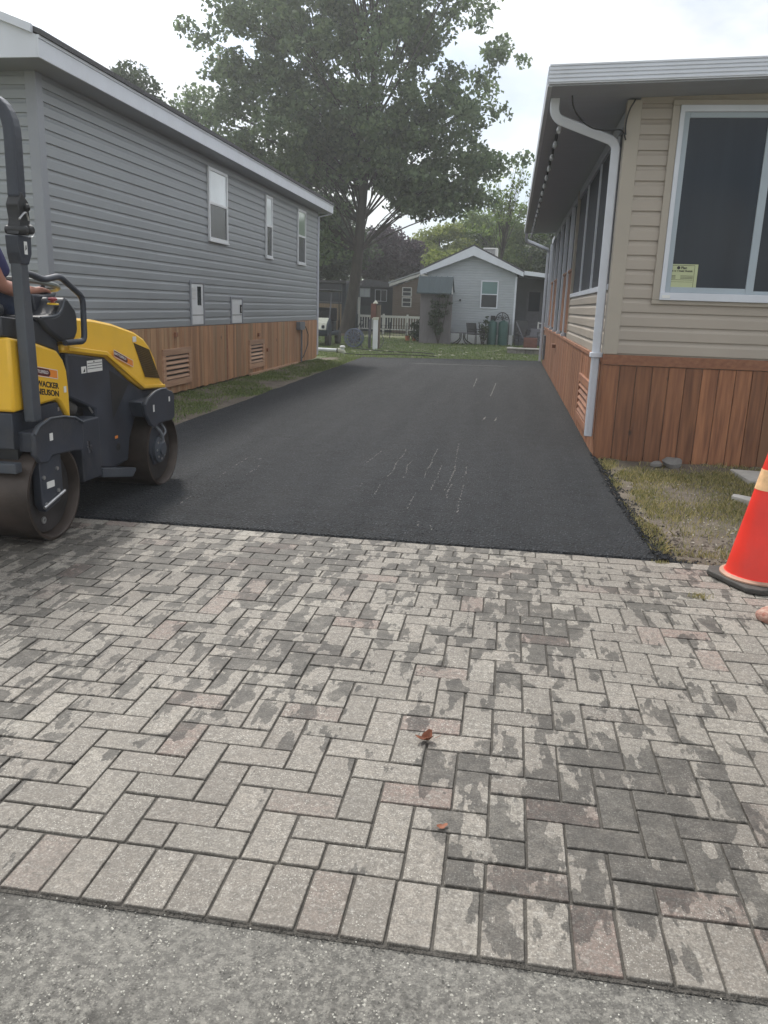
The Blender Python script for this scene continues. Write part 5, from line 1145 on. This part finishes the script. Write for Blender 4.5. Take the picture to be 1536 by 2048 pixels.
# wire garden fence
wf = thing('wire_fence', 'thin dark wire garden fence on stakes in front of the picket railing', 'fence', (-5.4, 38, 0))
f = MB()
for xx in np.arange(-6.4, -3.9, .14): f.tube([(xx, 38, .12), (xx, 38, .62)], .008, 4)
for zz in (.15, .3, .45, .6): f.tube([(-6.4, 38, zz), (-3.95, 38, zz)], .008, 4)
f.build('wire_mesh', M['ink'], wf)
for xx in (-6.4, -5.6, -4.8, -4.0): MB().tube([(xx, 38, 0), (xx, 38, .75)], .018, 6).build('stake', M['black'], wf)
# utility posts
pt = thing('utility_post', 'short square white post standing in front of the brown timber post', 'post', (-4.7, 28.5, 0))
B(-4.79, -4.63, 28.42, 28.55, -.02, 1.0).build('post', M['white_plastic'], pt, bevel=.008); B(-4.80, -4.62, 28.41, 28.56, 1.0, 1.08).build('cap', M['cream'], pt, bevel=.01)
pt = thing('utility_post', 'taller brown timber post with a red box and a small lamp on top', 'post', (-4.7, 28.9, 0))
B(-4.74, -4.60, 28.75, 28.9, -.02, 1.50).build('post', M['post_wood'], pt, bevel=.006); B(-4.93, -4.75, 28.70, 28.9, 1.05, 1.55).build('red_box', M['post_red'], pt, bevel=.01)
MB().lathe([(.09, 0), (.09, .03), (.05, .06), (.03, .10), (0, .11)], (-4.78, 28.8, 1.55), 'z', 14).build('lamp', M['cream'], pt, smooth=True)
B(-5.0, -4.93, 28.7, 28.9, -.02, 1.0).build('pipe', M['chair_grey'], pt)
f = MB().tube(smoothp([(-4.55, 28.9, .5), (-4.45, 28.85, .3), (-4.5, 28.8, .12), (-4.6, 28.8, .0)]), .012, 6).build('cable', M['chair_grey'], pt)
# hose reel
hr = thing('hose_reel', 'blue-grey hose reel with a spoked round side standing on the lawn', 'hose reel', (-5.45, 28.4, 0))
rc = Vector((-5.45, 28.4, .36))
for yy in (-.14, .14):
    f = MB(); f.tube([rc + Vector((.31 * math.cos(t), yy, .31 * math.sin(t))) for t in np.linspace(0, 6.283, 28)], .022, 6, cap=False)
    for k in range(12): f.tube([rc + Vector((.05 * math.cos(k * .524), yy, .05 * math.sin(k * .524))), rc + Vector((.3 * math.cos(k * .524), yy, .3 * math.sin(k * .524)))], .017, 5)
    f.build('wheel', M['blue_grey'], hr, smooth=True)
MB().lathe([(.0, -.13), (.2, -.13), (.2, .13), (0, .13)], rc, 'y', 20).build('hose_coil', M['chair_grey'], hr, smooth=True)
f = MB(); f.tube([rc + Vector((-.25, .2, -.36)), rc + Vector((-.05, .2, .1)), rc + Vector((.22, .2, .60))], .018, 6); f.tube([rc + Vector((.25, .2, -.36)), rc + Vector((.12, .2, .1)), rc + Vector((.30, .2, .60))], .018, 6); f.tube([rc + Vector((.22, .2, .6)), rc + Vector((.30, .2, .6))], .018, 6)
f.build('handle', M['chair_grey'], hr, smooth=True)
# hoses on the ground
f = MB(); f.tube(smoothp([(-5.4, 27.9, .03), (-4.6, 27.0, .03), (-3.6, 26.6, .03), (-2.9, 26.8, .03), (-2.4, 26.2, .03)]), .016, 6)
tag(f.build('garden_hose', M['rubber'], smooth=True), 'dark hose snaking on the lawn from the hose reel', 'hose')
f = MB(); f.tube(smoothp([(-5.0, 24.6, .03), (-4.4, 24.3, .03), (-3.8, 24.9, .03), (-3.0, 25.2, .03), (-2.2, 25.0, .03)]), .014, 6)
tag(f.build('electric_cable', M['ink'], smooth=True), 'thin black cable lying along the far end of the driveway', 'cable')
# sewer pipe
sp_ = thing('sewer_pipe', 'white plastic drain pipe with a capped elbow beside the grey house corner', 'pipe', (-5.5, 25, 0))
MB().tube([(-6.2, 25, .10), (-5.32, 25, .09)], .055, 14).build('pipe', M['white_plastic'], sp_, smooth=True)
MB().tube([(-5.34, 25, .09), (-5.30, 25, .09)], .065, 14).build('clamp', M['ink'], sp_, smooth=True)
MB().tube(elbow([(-5.30, 25, .09), (-5.13, 25, .08), (-5.13, 25, -.08)], r=.07), .075, 14).build('elbow', M['cream'], sp_, smooth=True)
MB().tube([(-5.16, 25, .08), (-5.16, 25, .18)], .06, 14).build('riser', M['white_plastic'], sp_, smooth=True); MB().lathe([(.085, 0), (.095, .02), (.07, .06), (.03, .07), (0, .07)], (-5.16, 25, .18), 'z', 14).build('cap', M['white'], sp_, smooth=True)
# golf cart behind the grey house
gc = thing('golf_cart', 'dark golf cart with white front parked behind the grey house corner', 'golf cart', (-6.88, 30, 0))
f = MB(); f.prism([(28.9, .35), (28.85, .55), (29.0, .80), (29.35, .98), (29.55, .98), (29.7, .5), (31.3, .5), (31.35, .35)], 'x', -7.58, -6.53); f.build('body', M['navy'], gc, bevel=.05)
f = MB(); f.prism([(28.83, .58), (28.96, .82), (29.3, 1.0), (29.34, .96), (29.02, .78), (28.88, .56)], 'x', -7.48, -6.58); f.build('front_cowl', M['cream'], gc, bevel=.02)
for xx in (-7.53, -6.57):
    MB().tube([(xx, 29.4, .95), (xx, 29.7, 1.9)], .022, 6).build('windscreen_post', M['chair_grey'], gc); MB().tube([(xx, 31.1, .6), (xx, 31.0, 1.95)], .022, 6).build('roof_post', M['black'], gc)
B(-7.63, -6.48, 29.5, 31.2, 1.93, 2.0).build('canopy', M['black'], gc, bevel=.03)
B(-7.48, -6.63, 30.4, 30.9, .5, .85).build('seat', M['black'], gc, bevel=.04); B(-7.48, -6.63, 30.85, 31.0, .85, 1.35).build('backrest', M['black'], gc, bevel=.04)
MB().tube([Vector((-6.83, 29.75, 1.12)) + Vector((.17 * math.cos(t), .06 * math.sin(t), .15 * math.sin(t))) for t in np.linspace(0, 6.283, 20)], .013, 6).build('steering_wheel', M['ink'], gc)
MB().lathe([(0, .0), (.06, .0), (.09, .02), (.09, .0)], (-6.68, 28.84, .68), 'y', 14).build('headlight', M['white'], gc, smooth=True)
for (xx, yy) in ((-7.60, 29.3), (-6.68, 29.3), (-7.60, 31.0), (-6.68, 31.0)):
    w_ = MB().lathe([(.14, 0), (.24, .01), (.25, .05), (.25, .13), (.24, .17), (.14, .18)], (xx, yy, .24), 'x', 22).build('wheel', M['rubber'], gc, smooth=True); MB().lathe([(0, .0), (.13, .0), (.13, .17), (0, .17)], (xx, yy, .24), 'x', 18).build('rim', M['chair_grey'], w_, smooth=True)
# flower pots
for (x, lb) in ((-4.55, 'left small terracotta pot by the wire fence'), (-4.25, 'right small terracotta pot beside the leafy bush')):
    tag(MB().lathe([(.08, 0), (.12, .2), (.13, .22), (.1, .22), (.09, .18), (0, .18)], (x, 36.4, -.02), 'z', 14).build('flower_pot', M['terracotta'], smooth=True), lb, 'flower pot', 'terracotta pots by the fence')

# ================================================================ VEGETATION
def leaves(P, size, m, name='crown', up=.3, k=4):
    n = len(P); nr = rng.normal(size=(n, 3)); nr[:, 2] += up; nr /= np.linalg.norm(nr, axis=1)[:, None]
    t = rng.normal(size=(n, 3)); u = np.cross(nr, t); u /= np.linalg.norm(u, axis=1)[:, None]; v = np.cross(nr, u)
    s = rng.uniform(.55, 1.25, n)[:, None] * size; b = nr * s * .25
    V = np.stack([P - u * s * .55, P - v * s * .38 + b, P + u * s * .55, P + v * s * .38 + b], 1).reshape(-1, 3)
    tone = np.clip(rng.normal(.45, .25, n), 0, 1)
    return quick(name, m, V, 4, n, tone)
def crown_pts(blobs, nclump, cr, nleaf, shell=.5, seed=1, carve=.0):
    rg = np.random.default_rng(seed); cl = []; vol = np.array([b[1][0] * b[1][1] * b[1][2] for b in blobs]) ; pr = vol ** .75; pr /= pr.sum()
    out_ = []
    for _ in range(nclump):
        c, rr = blobs[rg.choice(len(blobs), p=pr)]
        d = rg.normal(size=3); d /= np.linalg.norm(d); q = (shell + (1 - shell) * rg.random()) if rg.random() < .72 else rg.random() ** .5
        q *= .90 + .16 * mn.noise(Vector(d * 2.2) + Vector((seed, 0, 0))) * 1.6
        cc_ = np.array(c) + d * np.array(rr) * q; r = cr * rg.uniform(.55, 1.35); cl.append((cc_, r))
        n = int(nleaf * (r / cr) ** 2 * rg.uniform(.6, 1.2)); dd = rg.normal(size=(n, 3)); dd /= np.linalg.norm(dd, axis=1)[:, None]
        p = cc_ + dd * (rg.random((n, 1)) ** .45) * r * np.array([1.15, 1.15, .75]); out_.append(p)
    return np.concatenate(out_), cl
def tree(name, label, cat, base, top, r0, blobs, nclump, cr, nleaf, size, m, seed, limbs=30, group=None, bend=(0, 0), lean=None, mid=None):
    t = thing(name, label, cat, base, group); P, cl = crown_pts(blobs, nclump, cr, nleaf, seed=seed)
    c = leaves(P, size, m); attach(c, t)
    b = MB(); bs_, tp = Vector(base), Vector(top); n = 12; spine = []
    for i in range(n + 1):
        u = i / n; p = bs_.lerp(tp, u) + Vector((bend[0] * math.sin(u * 3.1), bend[1] * math.sin(u * 3.1), 0)) + Vector((mn.noise(Vector((u * 3, seed, 0))), mn.noise(Vector((u * 3, seed, 5))), 0)) * r0 * .6
        spine.append((p, r0 * (1 - u) ** .75 + r0 * .05 + (r0 * .35 * max(0, 1 - u * 14))))
    b.tube([s_[0] for s_ in spine], [s_[1] for s_ in spine], 12)
    rg = random.Random(seed); cls = sorted(cl, key=lambda q: rg.random())[:limbs]
    for (cc_, r) in cls:
        tgt = Vector(cc_); H_ = tp.z - bs_.z; u = min(.9, max(.28, ((tgt.z - bs_.z) / H_) * .75 - .05)); k = int(u * n); s_ = spine[k]; st0 = s_[0]; ra = min(s_[1] * .5, r0 * .19)
        mid_ = st0.lerp(tgt, .5) + Vector((rg.uniform(-.5, .5), rg.uniform(-.5, .5), rg.uniform(.0, .9))) * (tgt - st0).length * .14
        pts_ = smoothp([st0, mid_, tgt], 2); b.tube(pts_, [ra * (1 - .88 * i / (len(pts_) - 1)) for i in range(len(pts_))], 7)
        for q in range(2):
            a_ = pts_[int(len(pts_) * (.5 + .14 * q))]; e_ = tgt + Vector((rg.uniform(-1, 1), rg.uniform(-1, 1), rg.uniform(-.5, .8))) * r * .9
            b.tube([a_, a_.lerp(e_, .5) + Vector((0, 0, .1 * r)), e_], [ra * .35, ra * .22, ra * .06], 5)
    o = b.build('trunk', M['bark'], t, smooth=True)
    return t
tree('maple_tree', 'huge full maple tree towering over the end of the driveway', 'tree', (-8.1, 40, -.05), (-6.9, 40, 16), .29,
     [((-8.7, 40.5, 13.2), (8.3, 6, 6.6)), ((-11.6, 40, 9.6), (5.2, 5, 3.8)), ((-4.7, 40, 8.9), (4.6, 4, 3.3)), ((-8.6, 41, 16.6), (7.6, 6, 4.6)), ((-7.4, 40.5, 8.0), (5.0, 4.5, 2.2)), ((-11.0, 41, 6.6), (3.0, 3, 2.8)), ((-9.7, 38.9, 5.2), (2.2, 1.4, 2.6)), ((-9.2, 38.7, 5.6), (1.6, 1.0, 2.2)), ((-10.0, 38.7, 4.4), (1.8, 1.0, 2.0)), ((-3.2, 40, 7.0), (2.6, 2.4, 1.6)), ((-4.2, 39.6, 6.6), (2.6, 2.0, 1.3))], 860, .62, 104, .235, M['maple'], 5, limbs=90, bend=(.25, 0))
tree('maple_sapling', 'slender light-branched tree right of the big maple, above the cottage roof', 'tree', (-1.2, 46, -.05), (-.3, 46, 9.0), .10,
     [((-1.0, 46, 7.4), (1.7, 1.4, 1.8)), ((.1, 46, 8.2), (1.0, 1.0, 1.1)), ((-1.7, 46, 6.2), (1.8, 1.5, 1.4))], 44, .40, 26, .18, M['fol_green'], 11, limbs=44)
tree('rear_tree', 'smaller hazy tree showing above the roof of the grey house', 'tree', (-15.2, 33, -.05), (-14.9, 33, 9.4), .25,
     [((-15.6, 33, 8.6), (1.7, 1.6, 1.7)), ((-13.9, 33, 8.2), (1.3, 1.2, .9)), ((-15, 33, 7), (2.6, 2, 1.4))], 60, .55, 130, .17, M['fol_dark'], 17, limbs=24)
tree('dark_tree', 'dark green tree filling the gap behind the maple trunk', 'tree', (-12.6, 50, -.05), (-12.4, 50, 8), .25,
     [((-12.4, 50, 5.6), (3.4, 2.5, 3.6)), ((-10.6, 49, 4.6), (2.4, 2.0, 2.2))], 150, .8, 150, .22, M['fol_dark'], 23, limbs=30)
tree('purple_plum_tree', 'dark purple-leaved tree behind the navy cabin roof', 'tree', (-8.4, 55, -.05), (-8.3, 55, 5.8), .2,
     [((-8.6, 55, 4.5), (3.0, 2.4, 1.9)), ((-6.8, 55, 4.0), (1.6, 1.6, 1.4))], 130, .65, 150, .20, M['fol_purple'], 29, limbs=20)
for i, (x, y, z, rx, rz_, mm, lb, sd) in enumerate((
    (-5.4, 58, 4.9, 2.7, 2.8, 'fol_light', 'yellow-green bushy tree left of the cottage gable peak', 41), (-2.2, 60, 6.0, 3.2, 3.0, 'fol_green', 'mid green broad tree right behind the cottage gable peak', 43),
    (1.0, 57, 5.6, 2.8, 2.9, 'fol_green', 'green tree behind the vent unit and the porch roof', 47), (2.3, 50, 4.2, 1.5, 2.5, 'fol_dark', 'dark green tree next to the far end of the tan house', 53),
    (3.9, 47, 5.4, 1.5, 1.8, 'fol_light', 'yellowish tree glimpsed under the far porch eave', 59), (-4.3, 50, 3.4, 1.1, 1.6, 'fol_light', 'bright yellow-green young tree above the brown shed roof', 61))):
    tree('leafy_tree', lb, 'tree', (x, y, -.05), (x + .1, y, z + rz_ * .6), .16, [((x, y, z), (rx, rx * .8, rz_)), ((x + rx * .4, y - .5, z - .8), (rx * .8, rx * .7, rz_ * .7)), ((x - rx * .3, y, z - 1.6), (rx * .9, rx * .7, rz_ * .6))], int(52 * rx), .62, 140, .19, M[mm], sd, limbs=22, group='trees behind the cottage')
# distant belt of trees that closes the horizon
P, _ = crown_pts([((-40 + 8 * i, 85 + 3 * math.sin(i * 2.1), 2.4), (5.5, 3, 3.0 + .8 * math.sin(i * 1.7))) for i in range(14)], 520, 1.5, 110, seed=77)
tag(leaves(P, .45, M['fol_dark'], 'distant_woods'), kind='stuff')
# climbing shrub on the shed
def bush(name, label, cat, x, y, blobs, ncl, cr, nl, size, mm, seed, stems=6):
    t = thing(name, label, cat, (x, y, 0)); P, cl = crown_pts(blobs, ncl, cr, nl, seed=seed, shell=.3); attach(leaves(P, size, M[mm], 'foliage'), t)
    b = MB()
    for i in range(stems):
        tg = Vector(cl[i][0]); b.tube(smoothp([(x, y, -.02), (x * .4 + tg.x * .6, y, tg.z * .5), tg], 2), .018, 5)
    b.build('stems', M['bark'], t); return t
bush('climbing_shrub', 'tall leafy climbing shrub covering the front of the garden shed', 'shrub', -3.0, 34.4, [((-3.1, 34.4, 1.3), (.38, .16, .75)), ((-2.75, 34.4, 1.7), (.22, .14, .42)), ((-3.0, 34.4, .6), (.28, .16, .6))], 46, .16, 34, .085, 'fol_dark', 3)
bush('thin_shrub', 'thin upright shrub beside the left green cabinet', 'shrub', -1.2, 35.2, [((-1.28, 35.2, .75), (.12, .1, .4)), ((-1.05, 35.2, .9), (.10, .1, .5)), ((-1.15, 35.2, .4), (.18, .1, .35))], 22, .12, 30, .08, 'fol_dark', 9)
bush('garden_bush', 'leafy flowering bush at the left foot of the garden shed', 'bush', -4.0, 35.9, [((-4.05, 35.9, .55), (.30, .25, .5)), ((-3.85, 35.8, .25), (.4, .25, .22))], 34, .16, 34, .09, 'fol_dark', 13)

# ================================================================ haze volume, added to lift the tones in place of lens veil
vm_ = bpy.data.materials.new('veil_haze'); vm_.use_nodes = True; t_ = vm_.node_tree; t_.nodes.clear()
vo_ = t_.nodes.new('ShaderNodeOutputMaterial'); pv_ = t_.nodes.new('ShaderNodeVolumePrincipled')
pv_.inputs['Color'].default_value = (.96, .98, 1, 1); pv_.inputs['Density'].default_value = .0017; pv_.inputs['Anisotropy'].default_value = .5
t_.links.new(pv_.outputs[0], vo_.inputs['Volume'])
hz = MB().box(-60, 60, -8, 112, -1.1, 24).build('veil_haze', vm_); hz['kind'] = 'stuff'
scn.cycles.volume_bounces = 1
# loose chips on the road edge and grit in the joints
M['chip_pale'] = mat('chip_pale', (.55, .53, .47), .8, .25, 40)
tag(pebbles('road_chips', M['chip_pale'], [(random.uniform(-1.4, 1.4), random.uniform(.9, 1.6), .0) for i in range(1700)], .0009, .0032), kind='stuff')
tag(pebbles('joint_grit', M['joint'], [(random.uniform(-1.6, 1.6), 1.603 + random.gauss(0, .006), -.003) for i in range(1600)], .001, .004), kind='stuff')
